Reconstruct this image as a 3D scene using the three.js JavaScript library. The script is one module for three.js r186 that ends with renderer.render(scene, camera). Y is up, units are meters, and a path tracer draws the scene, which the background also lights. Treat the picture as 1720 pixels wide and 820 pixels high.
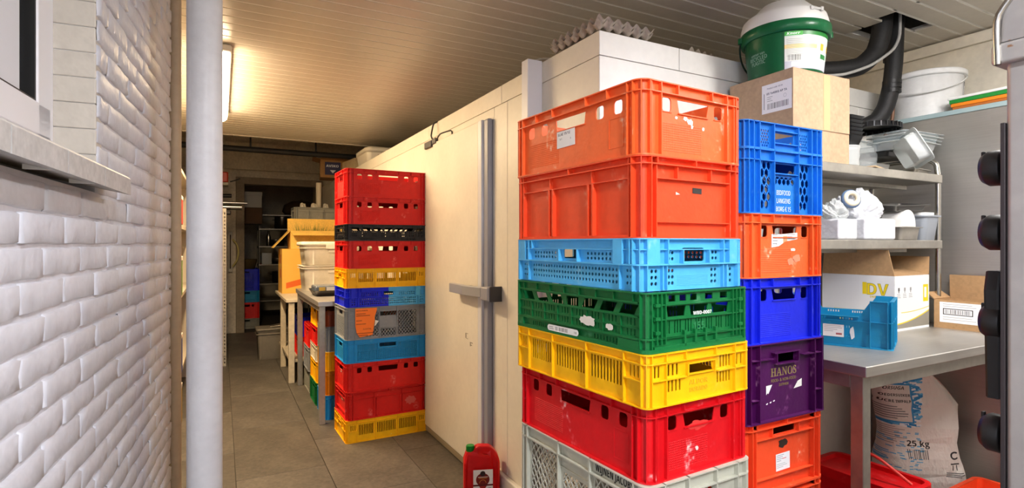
import * as THREE from 'three';
import { mergeGeometries } from 'three/addons/utils/BufferGeometryUtils.js';
import { RoundedBoxGeometry } from 'three/addons/geometries/RoundedBoxGeometry.js';
import { RectAreaLightUniformsLib } from 'three/addons/lights/RectAreaLightUniformsLib.js';
import { FontLoader } from 'three/addons/loaders/FontLoader.js';
import { TextGeometry } from 'three/addons/geometries/TextGeometry.js';

// ---------------------------------------------------------------- camera, light, exposure
const PI = Math.PI;
const scene = new THREE.Scene();
const EYE = 1.378, YAW = Math.atan(488 / 915);
const camera = new THREE.PerspectiveCamera(2 * Math.atan(410 / 915) * 180 / PI, 1720 / 820, 0.05, 60);
camera.position.set(0, EYE, 0);
camera.lookAt(Math.sin(YAW), EYE, -Math.cos(YAW));
const renderer = new THREE.WebGLRenderer({ antialias: true });
renderer.toneMapping = THREE.LinearToneMapping;
renderer.toneMappingExposure = 2.85;
renderer.shadowMap.enabled = true;
RectAreaLightUniformsLib.init();
scene.background = new THREE.Color(0x000000);
// lamps: [x, z0, z1, colour, power]
const LAMPS = [
  [-0.01, -5.5, -3.62, 0xffe0b4, 44],
  [0.55, 0.15, 1.45, 0xf3f5ff, 72],
  [2.35, -0.95, 0.35, 0xfcf8f6, 34],
];
const CEIL = 2.56;

// ---------------------------------------------------------------- helpers
let seed = 12345;
function rnd() { seed = (seed * 1664525 + 1013904223) >>> 0; return seed / 4294967296; }
const rr = (a, b) => a + (b - a) * rnd();
const used = {};
function numbered(n) { if (!(n in used)) { used[n] = 0; return n; } used[n]++; return n + '_' + String(used[n]).padStart(3, '0'); }
function hash2(x, y, s) { let h = (x * 374761393 + y * 668265263 + s * 982451653) | 0; h = Math.imul(h ^ (h >>> 13), 1274126177); h ^= h >>> 16; return (h >>> 0) / 4294967296; }
function vnoise(x, y, p, s) {               // periodic value noise, period p
  const xi = Math.floor(x), yi = Math.floor(y), fx = x - xi, fy = y - yi;
  const u = fx * fx * (3 - 2 * fx), v = fy * fy * (3 - 2 * fy), m = (k) => ((k % p) + p) % p;
  const a = hash2(m(xi), m(yi), s), b = hash2(m(xi + 1), m(yi), s), c = hash2(m(xi), m(yi + 1), s), d = hash2(m(xi + 1), m(yi + 1), s);
  return a + (b - a) * u + (c - a) * v + (a - b - c + d) * u * v;
}
function fbm(x, y, p, s, o = 4) { let t = 0, a = 0.5, n = 0; for (let i = 0; i < o; i++) { t += a * vnoise(x, y, p, s + i * 7); n += a; a *= 0.5; x *= 2; y *= 2; p *= 2; } return t / n; }
function field(n, fn) { const f = new Float32Array(n * n); for (let j = 0; j < n; j++) for (let i = 0; i < n; i++) f[j * n + i] = fn(i / n, j / n); return f; }
function finishTex(d, n, srgb, rep) { const t = new THREE.DataTexture(d, n, n); t.wrapS = t.wrapT = THREE.RepeatWrapping; t.magFilter = THREE.LinearFilter; t.minFilter = THREE.LinearMipmapLinearFilter; t.generateMipmaps = true; if (srgb) t.colorSpace = THREE.SRGBColorSpace; t.repeat.set(rep, rep); t.needsUpdate = true; return t; }
function dataTex(n, rgb, srgb = true, rep = 1) {
  const d = new Uint8Array(n * n * 4);
  for (let k = 0; k < n * n; k++) { const c = rgb(k); d[4 * k] = c[0]; d[4 * k + 1] = c[1]; d[4 * k + 2] = c[2]; d[4 * k + 3] = 255; }
  return finishTex(d, n, srgb, rep);
}
const N = 512;
const fCoarse = field(N, (x, y) => fbm(x * 5, y * 5, 5, 3, 5));
const fFine = field(N, (x, y) => fbm(x * 48, y * 48, 48, 11, 3));
const fSpeck = field(N, (x, y) => fbm(x * 90, y * 90, 90, 23, 2));
const fBrush = field(N, (x, y) => fbm(x * 4, y * 160, 4, 31, 1) * 0.5 + vnoise(x * 3, y * 240, 240, 41) * 0.5);
const clamp = (v) => Math.max(0, Math.min(255, v));
const bumpTex = dataTex(N, (k) => { const v = 255 * (0.5 * fFine[k] + 0.5 * fCoarse[k]); return [v, v, v]; }, false, 1);
const bumpFine = dataTex(N, (k) => { const v = 255 * fFine[k]; return [v, v, v]; }, false, 2);
const hexRGB = (h) => [(h >> 16) & 255, (h >> 8) & 255, h & 255];
// colour with grain, patches, and pale scuffs
function grainMap(hex, { grain = 0.08, patch = 0.08, scuff = 0, pale = [255, 235, 225], rep = 1 } = {}) {
  const b = hexRGB(hex);
  const d = new Uint8ClampedArray(N * N * 4);
  for (let k = 0; k < N * N; k++) {
    const g = 1 + grain * (fFine[k] - 0.5) * 2 + patch * (fCoarse[k] - 0.5) * 2;
    let s = 0; if (scuff) { const q = fCoarse[(k * 3 + 777) % (N * N)] - 0.60; if (q > 0) s = Math.min(0.75, q * 6 * Math.max(0, fSpeck[k] - 0.42) * 3 * scuff); }
    const m = g * (1 - s), o = 4 * k; d[o] = b[0] * m + pale[0] * s; d[o + 1] = b[1] * m + pale[1] * s; d[o + 2] = b[2] * m + pale[2] * s; d[o + 3] = 255;
  }
  return finishTex(new Uint8Array(d.buffer), N, true, rep);
}
function std(o) { return new THREE.MeshStandardMaterial(o); }
const plasticCache = {};
function plastic(hex, scuff = 0.6, rough = 0.42) {
  const key = hex + '_' + scuff + '_' + rough;
  return plasticCache[key] || (plasticCache[key] = new THREE.MeshPhysicalMaterial({ map: grainMap(hex, { grain: 0.03, patch: 0.05, scuff }), roughness: rough, bumpMap: bumpFine, bumpScale: 0.0004, specularIntensity: 0.6 }));
}
const plain = {};
function flat(hex, rough = 0.6, metal = 0) { const k = hex + '_' + rough + '_' + metal; return plain[k] || (plain[k] = std({ color: hex, roughness: rough, metalness: metal })); }
const cardCache = {};
function card(hex) { return cardCache[hex] || (cardCache[hex] = std({ map: grainMap(hex, { grain: 0.06, patch: 0.06, rep: 2 }), roughness: 0.85 })); }
const brushMap = dataTex(N, (k) => { const v = 200 + 12 * (fBrush[k] - 0.5) + 18 * (fCoarse[k] - 0.5); return [v, v * 0.985, v * 0.955]; });
const brushRough = dataTex(N, (k) => { const v = 255 * (0.49 + 0.06 * (fBrush[k] - 0.5) + 0.12 * (fCoarse[k] - 0.5)); return [v, v, v]; }, false);
const steel = std({ map: brushMap, metalness: 1, roughness: 1, roughnessMap: brushRough });
const steelDull = std({ map: grainMap(0xaaa59b, { grain: 0.05, patch: 0.1 }), metalness: 0.8, roughness: 0.45 });
const steelSpot = std({ map: dataTex(N, (k) => { const r = fSpeck[k] > 0.8 && fCoarse[k] > 0.56 ? 1 : 0; const v = 168 + 22 * (fCoarse[k] - 0.5) + 12 * (fFine[k] - 0.5); return r ? [150, 112, 84] : [v, v * 0.975, v * 0.95]; }), metalness: 0.5, roughness: 0.45 });
const chrome = flat(0xb9b6ae, 0.22, 1);
const black = flat(0x161616, 0.45);
const darkRubber = std({ color: 0x1b1b1c, roughness: 0.6, bumpMap: bumpFine, bumpScale: 0.001 });
const white = flat(0xe9e8e4, 0.45);

// geometry helpers ------------------------------------------------
function clean(g) { const h = g.index ? g.toNonIndexed() : g; for (const k of Object.keys(h.attributes)) if (!['position', 'normal', 'uv'].includes(k)) h.deleteAttribute(k); if (!h.attributes.normal) h.computeVertexNormals(); if (!h.attributes.uv) h.setAttribute('uv', new THREE.BufferAttribute(new Float32Array(h.attributes.position.count * 2), 2)); h.morphAttributes = {}; return h; }
function boxUV(g, ou = 0, ov = 0) {
  const P = g.attributes.position.array, n = g.attributes.position.count, uv = new Float32Array(n * 2);
  for (let i = 0; i < n; i += 3) {
    const a = 3 * i, x1 = P[a + 3] - P[a], y1 = P[a + 4] - P[a + 1], z1 = P[a + 5] - P[a + 2], x2 = P[a + 6] - P[a], y2 = P[a + 7] - P[a + 1], z2 = P[a + 8] - P[a + 2];
    const x = Math.abs(y1 * z2 - z1 * y2), y = Math.abs(z1 * x2 - x1 * z2), z = Math.abs(x1 * y2 - y1 * x2);
    for (let k = 0; k < 3; k++) { const q = a + 3 * k; let u, v; if (y >= x && y >= z) { u = P[q]; v = P[q + 2]; } else if (x >= z) { u = P[q + 2]; v = P[q + 1]; } else { u = P[q]; v = P[q + 1]; } uv[2 * (i + k)] = u + ou; uv[2 * (i + k) + 1] = v + ov; }
  }
  g.setAttribute('uv', new THREE.BufferAttribute(uv, 2)); return g;
}
function join(list, keepUV = false, ou, ov) { const g = mergeGeometries(list.map(clean)); return keepUV ? g : boxUV(g, ou ?? rnd(), ov ?? rnd()); }
function bx(x0, x1, y0, y1, z0, z1) { const g = new THREE.BoxGeometry(Math.abs(x1 - x0), Math.abs(y1 - y0), Math.abs(z1 - z0)); g.translate((x0 + x1) / 2, (y0 + y1) / 2, (z0 + z1) / 2); return g; }
function rb(x0, x1, y0, y1, z0, z1, r = 0.004, s = 2) { const w = x1 - x0, h = y1 - y0, d = z1 - z0; const g = new RoundedBoxGeometry(w, h, d, s, Math.min(r, w / 2.01, h / 2.01, d / 2.01)); g.translate((x0 + x1) / 2, (y0 + y1) / 2, (z0 + z1) / 2); return g; }
function cyl(x, y0, y1, z, r0, r1 = r0, n = 24, open = false) { const g = new THREE.CylinderGeometry(r1, r0, y1 - y0, n, 1, open); g.translate(x, (y0 + y1) / 2, z); return g; }
function tube(pts, r, n = 10, seg = 24, closed = false) { return new THREE.TubeGeometry(new THREE.CatmullRomCurve3(pts.map((p) => new THREE.Vector3(...p)), closed, 'catmullrom', 0.3), seg, r, n, closed); }
function lathe(prof, n = 40) { return new THREE.LatheGeometry(prof.map(([r, y]) => new THREE.Vector2(r, y)), n); }
function rrShape(w, h, r, P = THREE.Shape, cx = 0, cy = 0) {
  const s = new P(), x = cx - w / 2, y = cy - h / 2; r = Math.min(r, w / 2.001, h / 2.001);
  if (r < 1e-5) { s.moveTo(x, y); s.lineTo(x + w, y); s.lineTo(x + w, y + h); s.lineTo(x, y + h); s.closePath(); return s; }
  s.moveTo(x + r, y); s.lineTo(x + w - r, y); s.absarc(x + w - r, y + r, r, -PI / 2, 0); s.lineTo(x + w, y + h - r); s.absarc(x + w - r, y + h - r, r, 0, PI / 2);
  s.lineTo(x + r, y + h); s.absarc(x + r, y + h - r, r, PI / 2, PI); s.lineTo(x, y + r); s.absarc(x + r, y + r, r, PI, 1.5 * PI); return s;
}
function poly(pts, P = THREE.Shape) { const s = new P(); pts.forEach(([x, y], i) => (i ? s.lineTo(x, y) : s.moveTo(x, y))); s.closePath(); return s; }
function ext(shape, depth, seg = 4, bevel = 0, bs = 2) { return new THREE.ExtrudeGeometry(shape, { depth, bevelEnabled: bevel > 0, bevelSize: bevel, bevelThickness: bevel, bevelSegments: bs, curveSegments: seg }); }
function ring(L, W, r, y0, y1, d) { const s = rrShape(L, W, r); s.holes.push(rrShape(L - 2 * d, W - 2 * d, Math.max(r - d, 0.004), THREE.Path)); const g = ext(s, y1 - y0, 4); g.rotateX(-PI / 2); g.translate(0, y0, 0); return g; }
// objects ---------------------------------------------------------
function mesh(name, geo, mat, parent) { const m = new THREE.Mesh(geo, mat); m.name = name; m.castShadow = m.receiveShadow = true; parent.add(m); return m; }
function part(name, geos, mat, parent, keep = false) { return mesh(name, join(Array.isArray(geos) ? geos : [geos], keep), mat, parent); }
function thing(name, label, category, [x, y, z] = [0, 0, 0], turn = 0, group) { const o = new THREE.Group(); o.name = numbered(name); o.position.set(x, y, z); o.rotation.y = turn; o.userData = { label, category }; if (group) o.userData.group = group; scene.add(o); return o; }
function struct(name, geos, mat, keep = false) { const m = part(numbered(name), geos, mat, scene, keep); m.userData.kind = 'structure'; return m; }
function structGroup(name) { const o = new THREE.Group(); o.name = numbered(name); o.userData.kind = 'structure'; scene.add(o); return o; }
function canvasTex(w, h, draw, bg = '#ffffff') { const c = document.createElement('canvas'); c.width = w; c.height = h; const x = c.getContext('2d'); x.fillStyle = bg; x.fillRect(0, 0, w, h); draw(x, w, h); const t = new THREE.CanvasTexture(c); t.colorSpace = THREE.SRGBColorSpace; return t; }
function lines(x, x0, y0, w, n, gap, col = '#555', lw = 3) { x.fillStyle = col; for (let i = 0; i < n; i++) x.fillRect(x0, y0 + i * gap, w * (0.5 + 0.5 * hash2(i, Math.round(w), 5)), lw); }
function barcode(x, x0, y0, w, h, s = 3) { x.fillStyle = '#222'; let k = 0, p = x0; while (p < x0 + w) { const t = 1 + Math.floor(hash2(k, s, 9) * 5); if (k % 2 === 0) x.fillRect(p, y0, t, h); p += t + 1; k++; } }
// a print: thin slab whose +z face carries the drawing; placed in a parent's face frame
function slabPrint(name, w, h, tex, parent, t = 0.0006, shape = null, rough = 0.6) {
  const g = shape ? clean(ext(shape, t, 4)) : clean(new THREE.BoxGeometry(w, h, t)); if (shape) g.translate(0, 0, -t / 2);
  const p = g.attributes.position, uv = new Float32Array(p.count * 2); for (let i = 0; i < p.count; i++) { uv[2 * i] = p.getX(i) / w + 0.5; uv[2 * i + 1] = p.getY(i) / h + 0.5; }
  g.setAttribute('uv', new THREE.BufferAttribute(uv, 2)); return mesh(name, g, std(tex.isTexture ? { map: tex, roughness: rough } : { color: tex, roughness: rough }), parent);
}
const font = await new FontLoader().loadAsync('fonts/droid/droid_sans_bold.typeface.json');
const fontR = await new FontLoader().loadAsync('fonts/droid/droid_sans_regular.typeface.json');
const fontS = await new FontLoader().loadAsync('fonts/droid/droid_serif_bold.typeface.json');
function text(str, size, f = font, d = 0.0006, sx = 1) { const g = new TextGeometry(str, { font: f, size, depth: d, curveSegments: 3, bevelEnabled: false }); g.computeBoundingBox(); g.translate(-(g.boundingBox.max.x + g.boundingBox.min.x) / 2, 0, 0); if (sx !== 1) g.scale(sx, 1, 1); return clean(g); }

// ---------------------------------------------------------------- setting: floor
{
  const fl = structGroup('floor');
  part('slab', bx(-1.6, 4.1, -0.2, -0.012, -13, 2.1), flat(0x4a4640, 0.9), fl);
  const fm = [0, 1, 2].map((i) => std({ map: grainMap([0x5d574e, 0x595349, 0x625c52][i], { grain: 0.16, patch: 0.16, rep: 1.3 }), roughness: 0.48, bumpMap: bumpFine, bumpScale: 0.0006 }));
  const tg = []; for (let i = 0; i < 4; i++) tg.push(join([rb(-0.2485, 0.2485, -0.012, 0, -0.4885, 0.4885, 0.002, 1)]));
  let col = 0;
  for (let x = -1.426; x < 4.0; x += 0.5, col++) for (let k = -1; k < 11; k++) {
    const zc = -3.545 + 0.49 + (col % 2 ? 0.0 : -0.49) + 0.98 * 3 - k * 0.98 + 0.98;
    if (zc > 2 || zc < -9.6) continue;
    const t = mesh('tile', tg[(col + k * 2 + 8) % 4], fm[Math.floor(hash2(col, k + 3, 4) * 3)], fl); t.position.set(x + 0.25, 0, zc);
  }
}
// ---------------------------------------------------------------- ceiling of narrow slats
const ceilMat = std({ map: grainMap(0xc9c2b5, { grain: 0.02, patch: 0.03 }), roughness: 0.3 });
{
  const ce = structGroup('ceiling');
  const w = 0.1036;
  const prof = (x0, x1) => { const e = 0.0035, s = new THREE.Shape(); const a = 0.0462; s.moveTo(-a, 0.012); s.lineTo(-a, e); s.quadraticCurveTo(-a, 0, -a + e, 0); s.lineTo(a - e, 0); s.quadraticCurveTo(a, 0, a, e); s.lineTo(a, 0.012); s.closePath(); const g = ext(s, x1 - x0, 3); g.rotateY(PI / 2); g.translate(x0, 0, 0); return join([g]); };
  const full = prof(-1.6, 3.8), L = prof(-1.6, 3.03), R = prof(3.40, 3.8), L2 = prof(-1.6, 3.1), R2 = prof(3.31, 3.8);
  for (let z = 1.95; z > -6.6; z -= w) {
    const cut = z < -1.56 && z > -1.67, cut2 = z < -1.67 && z > -1.78;
    (cut ? [L, R] : cut2 ? [L2, R2] : [full]).forEach((g) => { const m = mesh('slat', g, ceilMat, ce); m.position.set(0, CEIL, z); });
  }
  part('ceiling_void', [bx(-1.6, 3.02, CEIL + 0.0018, CEIL + 0.03, -6.62, 2.0), bx(3.42, 3.8, CEIL + 0.0018, CEIL + 0.03, -6.62, 2.0), bx(3.0, 3.45, CEIL + 0.0018, CEIL + 0.03, -6.62, -1.8), bx(3.0, 3.45, CEIL + 0.0018, CEIL + 0.03, -1.53, 2)], flat(0xefece4, 0.5), ce);
  part('edge_trim', bx(-1.6, 3.8, CEIL - 0.004, CEIL + 0.02, -6.66, -6.61), ceilMat, ce);
  struct('ceiling_slab', bx(-1.7, 4.1, 3.05, 3.2, -13, 2.1), std({ map: grainMap(0xa29c92, { grain: 0.06, patch: 0.1 }), roughness: 0.9 }));
}
// ---------------------------------------------------------------- painted brick wall with window
const BW = { r: 85.8 * PI / 180, p: [-0.389, 0, -0.0285] };
const brickPaint = std({ map: grainMap(0xcfd1d9, { grain: 0.03, patch: 0.04, rep: 1.5 }), roughness: 0.55, bumpMap: bumpTex, bumpScale: 0.004 });
{
  const wl = structGroup('wall_left'); wl.position.set(...BW.p); wl.rotation.y = BW.r;
  const mort = brickPaint;
  const S0 = -1.4, S1 = 2.712, OE = 1.644, OB = 1.565, OT = 2.5;
  part('mortar_bed', [bx(S0, S1, 0, OB - 0.06, -0.24, -0.007), bx(OE, S1, OB - 0.06, CEIL, -0.24, -0.007), bx(S0, 0.35, OB - 0.06, CEIL, -0.24, -0.007), bx(0.35, OE, OT, CEIL, -0.24, -0.007)], mort, wl);
  // brick variants: pillowed faces of painted brick
  function brickGeo(w, s) {
    const nx = 6, ny = 4, h = 0.0575, pos = [], idx = [];
    for (let j = 0; j <= ny; j++) for (let i = 0; i <= nx; i++) {
      const ex = [0, 0.018, 0.25, 0.5, 0.75, 0.982, 1][i], ey = [0, 0.07, 0.5, 0.93, 1][j], edge = i === 0 || i === nx || j === 0 || j === ny;
      const n = (k) => hash2(i * 3 + k, j * 5 + s * 17, s + 3) - 0.5;
      pos.push((ex - 0.5) * w + (edge ? 0 : n(1) * 0.006), (ey - 0.5) * h + n(2) * 0.005, (j === 0 || j === ny) ? -0.012 : (i === 0 || i === nx) ? -0.0065 + n(5) * 0.003 : n(4) * 0.0035);
    }
    for (let j = 0; j < ny; j++) for (let i = 0; i < nx; i++) { const a = j * (nx + 1) + i, b = a + 1, c = a + nx + 1, d = c + 1; idx.push(a, b, d, a, d, c); }
    const g = new THREE.BufferGeometry(); g.setAttribute('position', new THREE.Float32BufferAttribute(pos, 3)); g.setIndex(idx); g.computeVertexNormals(); return boxUV(clean(g), s * 0.37, s * 0.19);
  }
  const lens = [0.212, 0.103, 0.16, 0.055]; const vars = lens.map((l, q) => [0, 1, 2, 3, 4, 5, 6].map((s) => brickGeo(l, s + q * 10)));
  const rest = []; let n = 0;
  const list = [];
  for (let c = 0; c < 41; c++) {
    const y = 0.031 + c * 0.0625; let s = S1 - 0.001 - (c % 2 ? 0.0 : 0), first = true;
    const end = y > OB - 0.06 && y < OT ? OE : 0.5;
    while (s > end + 0.03) {
      let q = 0; if (first && c % 2) q = 1; let w = lens[q];
      if (s - w < end + 0.03) { const rem = s - end; q = rem > 0.185 ? 0 : rem > 0.13 ? 2 : rem > 0.078 ? 1 : 3; w = rem; }
      list.push([s - w / 2, y, q, w]); s -= w + 0.006; first = false;
    }
  }
  const vis = ([s, y]) => { const d = s * 0.9 + 0.2; const x = -0.389 + s * 0.0732, z = -0.0285 - s * 0.9973; const Z = x * Math.sin(YAW) - z * Math.cos(YAW), X = x * Math.cos(YAW) + z * Math.sin(YAW); const u = 860 + 915 * X / Z, v = 410 - 915 * (y - EYE) / Z; return u > -110 && v > -40 && v < 860; };
  list.sort((a, b) => a[0] - b[0]);
  for (const b of list) {
    const [s, y, q, w] = b; const v = Math.floor(rnd() * 7), sc = w / lens[q];
    if (vis(b) && n < 298) { const m = mesh('brick', vars[q][v], brickPaint, wl); m.position.set(s, y + rr(-0.0015, 0.0015), rr(-0.002, 0.0025)); m.scale.x = sc; m.rotation.z = rr(-0.012, 0.012); m.rotation.y = rr(-0.012, 0.012); m.rotation.x = rr(-0.03, 0.03); n++; }
    else { const g = vars[q][v].clone(); g.scale(sc, 1, 1); g.translate(s, y, 0); rest.push(g); }
  }
  const o = mesh('bricks_beyond', mergeGeometries(rest), brickPaint, wl); o.userData.kind = 'stuff';
  // reveal bricks at the side of the window (smooth painted ends)
  const rp = std({ map: grainMap(0xcfc8bc, { grain: 0.03, patch: 0.05 }), roughness: 0.55, bumpMap: bumpTex, bumpScale: 0.003 });
  for (let c = 0; c < 15; c++) { const y = 1.5665 + c * 0.0625; const m = part('reveal_brick', rb(-0.05, 0.001, -0.0308, 0.0308, -0.09, -0.004, 0.003, 2), rp, wl); m.position.set(OE + 0.0465, y, 0); m.rotation.y = rr(-0.01, 0.01); }
  // sill tiles
  const st = std({ map: grainMap(0xb9b7b4, { grain: 0.08, patch: 0.05, rep: 2 }), roughness: 0.6, bumpMap: bumpTex, bumpScale: 0.002 });
  const ends = [1.672, 1.435, 1.199, 0.967, 0.735, 0.5, 0.27];
  for (let i = 0; i < ends.length - 1; i++) {
    const sh = poly([[0.062, 1.503], [0.062, 1.543], [0.056, 1.549], [-0.09, 1.582], [-0.09, 1.535]]);
    const g = ext(sh, ends[i] - ends[i + 1] - 0.004, 2); g.rotateY(-PI / 2); g.scale(1, 1, 1); // shape x -> z, extrude -> -x
    const m = part('sill_tile', g, st, wl); m.position.set(ends[i], rr(-0.001, 0.001), 0);
  }
  part('sill_joint', ends.slice(1, 6).map((e) => bx(e - 0.005, e + 0.001, 1.507, 1.545, 0.0, 0.0595)), std({ color: 0xe4e3e0, roughness: 0.7 }), wl);
  // end of the wall: beige rounded edge post
  const pb = struct('trim_1', [new THREE.CapsuleGeometry(0.028, 2.5, 4, 20)], std({ map: grainMap(0xbfae97, { grain: 0.04, patch: 0.06 }), roughness: 0.5 }));
  const s = 2.752, off = 0.006; pb.position.set(BW.p[0] + s * 0.0732 + off * 0.9973, 1.278, BW.p[2] - s * 0.9973 + off * 0.0732);
  const ret = struct('wall_return', bx(2.712, 2.76, 0, CEIL, -0.26, -0.02), std({ color: 0xb8a78f, roughness: 0.6 })); ret.position.set(...BW.p); ret.rotation.y = BW.r;
  // window
  const wn = structGroup('window_1'); wn.position.set(...BW.p); wn.rotation.y = BW.r;
  const pvc = flat(0xe6e6ea, 0.35);
  const fr = (a, b, c, d, z0, z1) => rb(a, b, c, d, z0, z1, 0.006);
  part('window_frame', [fr(1.572, OE + 0.002, OB, OT, -0.15, -0.088), fr(0.36, OE, OB, OB + 0.065, -0.15, -0.088), fr(0.36, OE, OT - 0.065, OT, -0.15, -0.088), fr(0.36, 0.43, OB, OT, -0.15, -0.088)], pvc, wn);
  part('sash', [fr(1.505, 1.585, OB + 0.05, OT - 0.05, -0.14, -0.074), fr(0.42, 1.58, OB + 0.05, OB + 0.125, -0.14, -0.074), fr(0.42, 1.58, OT - 0.125, OT - 0.05, -0.14, -0.074), fr(0.42, 0.5, OB + 0.05, OT - 0.05, -0.14, -0.074)], pvc, wn);
  part('gasket', [bx(1.499, 1.507, OB + 0.12, OT - 0.12, -0.12, -0.078), bx(0.495, 1.505, OB + 0.12, OB + 0.128, -0.12, -0.078)], black, wn);
  part('mullion', fr(1.30, 1.455, OB + 0.1, OT - 0.1, -0.135, -0.088), flat(0xd8dbe2, 0.35), wn);
  part('pane', bx(0.49, 1.51, OB + 0.1, OT - 0.1, -0.112, -0.106), new THREE.MeshPhysicalMaterial({ color: 0x777c84, roughness: 0.06, metalness: 0, transmission: 0.7, thickness: 0 }), wn);
  part('blind', bx(0.4, 1.6, OB, OT, -0.235, -0.225), flat(0x3d3833, 0.9), wn);
}
// ---------------------------------------------------------------- outer walls
const plaster = std({ map: grainMap(0xd8d0be, { grain: 0.04, patch: 0.08 }), roughness: 0.6, bumpMap: bumpTex, bumpScale: 0.002 });
struct('wall_right', bx(3.72, 4.0, 0, 3.05, -9.45, 2.0), plaster);
struct('wall_behind', bx(-1.4, 4.0, 0, 3.05, 1.9, 2.1), plaster);
struct('wall_corridor', bx(-1.6, -0.75, 0, 3.05, -9.45, -2.95), plaster);
struct('wall_outer', [bx(-1.7, -1.4, 0, 3.05, -2.95, 2.1)], plaster);
{
  // far wall with a framed opening
  const x0 = 0.195, x1 = 1.48, yt = 2.42;
  const fw = struct('wall_far', [bx(-0.75, x0 + 0.05, 0, 3.05, -9.65, -9.45), bx(x1 - 0.05, 3.8, 0, 3.05, -9.65, -9.45), bx(x0 + 0.04, x1 - 0.04, yt - 0.05, 3.05, -9.65, -9.45)], std({ map: grainMap(0xddd3bf, { patch: 0.08 }), roughness: 0.8 }));
  struct('trim_2', bx(-0.75, 3.7, 2.53, 2.95, -9.45, -9.36), std({ map: grainMap(0xddd3bf, { patch: 0.08 }), roughness: 0.8 }));
  const fm = std({ map: grainMap(0x93846d, { patch: 0.1 }), roughness: 0.6 });
  const door = structGroup('door_2');
  part('jamb', rb(x0, x0 + 0.12, 0, yt, -9.66, -9.41, 0.008), fm, door);
  part('jamb', rb(x1 - 0.12, x1, 0, yt, -9.66, -9.41, 0.008), fm, door);
  part('head', rb(x0 + 0.1, x1 - 0.1, yt - 0.11, yt, -9.66, -9.412, 0.008), fm, door);
  struct('wall_store', [bx(-0.75, 3.8, 0, 3.05, -12.6, -12.4), bx(-0.9, -0.7, 0, 3.05, -12.4, -9.6), bx(2.4, 2.6, 0, 3.05, -12.4, -9.6)], plaster);
  // dark beam, hanging pipe past the end of the slats
  const p = thing('ceiling_pipe', 'black horizontal pipe hung below the dark ceiling past the slats', 'pipe', [0, 2.52, -7.3]);
  const g = new THREE.CylinderGeometry(0.035, 0.035, 4.2, 16); g.rotateZ(PI / 2); g.translate(1.4, 0, 0); part('pipe', g, darkRubber, p);
  part('hanger', [bx(0.3, 0.32, 0.02, 0.53, -0.008, 0.008)], black, p); part('hanger', [bx(1.05, 1.07, 0.02, 0.53, -0.008, 0.008)], black, p);
}
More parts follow.
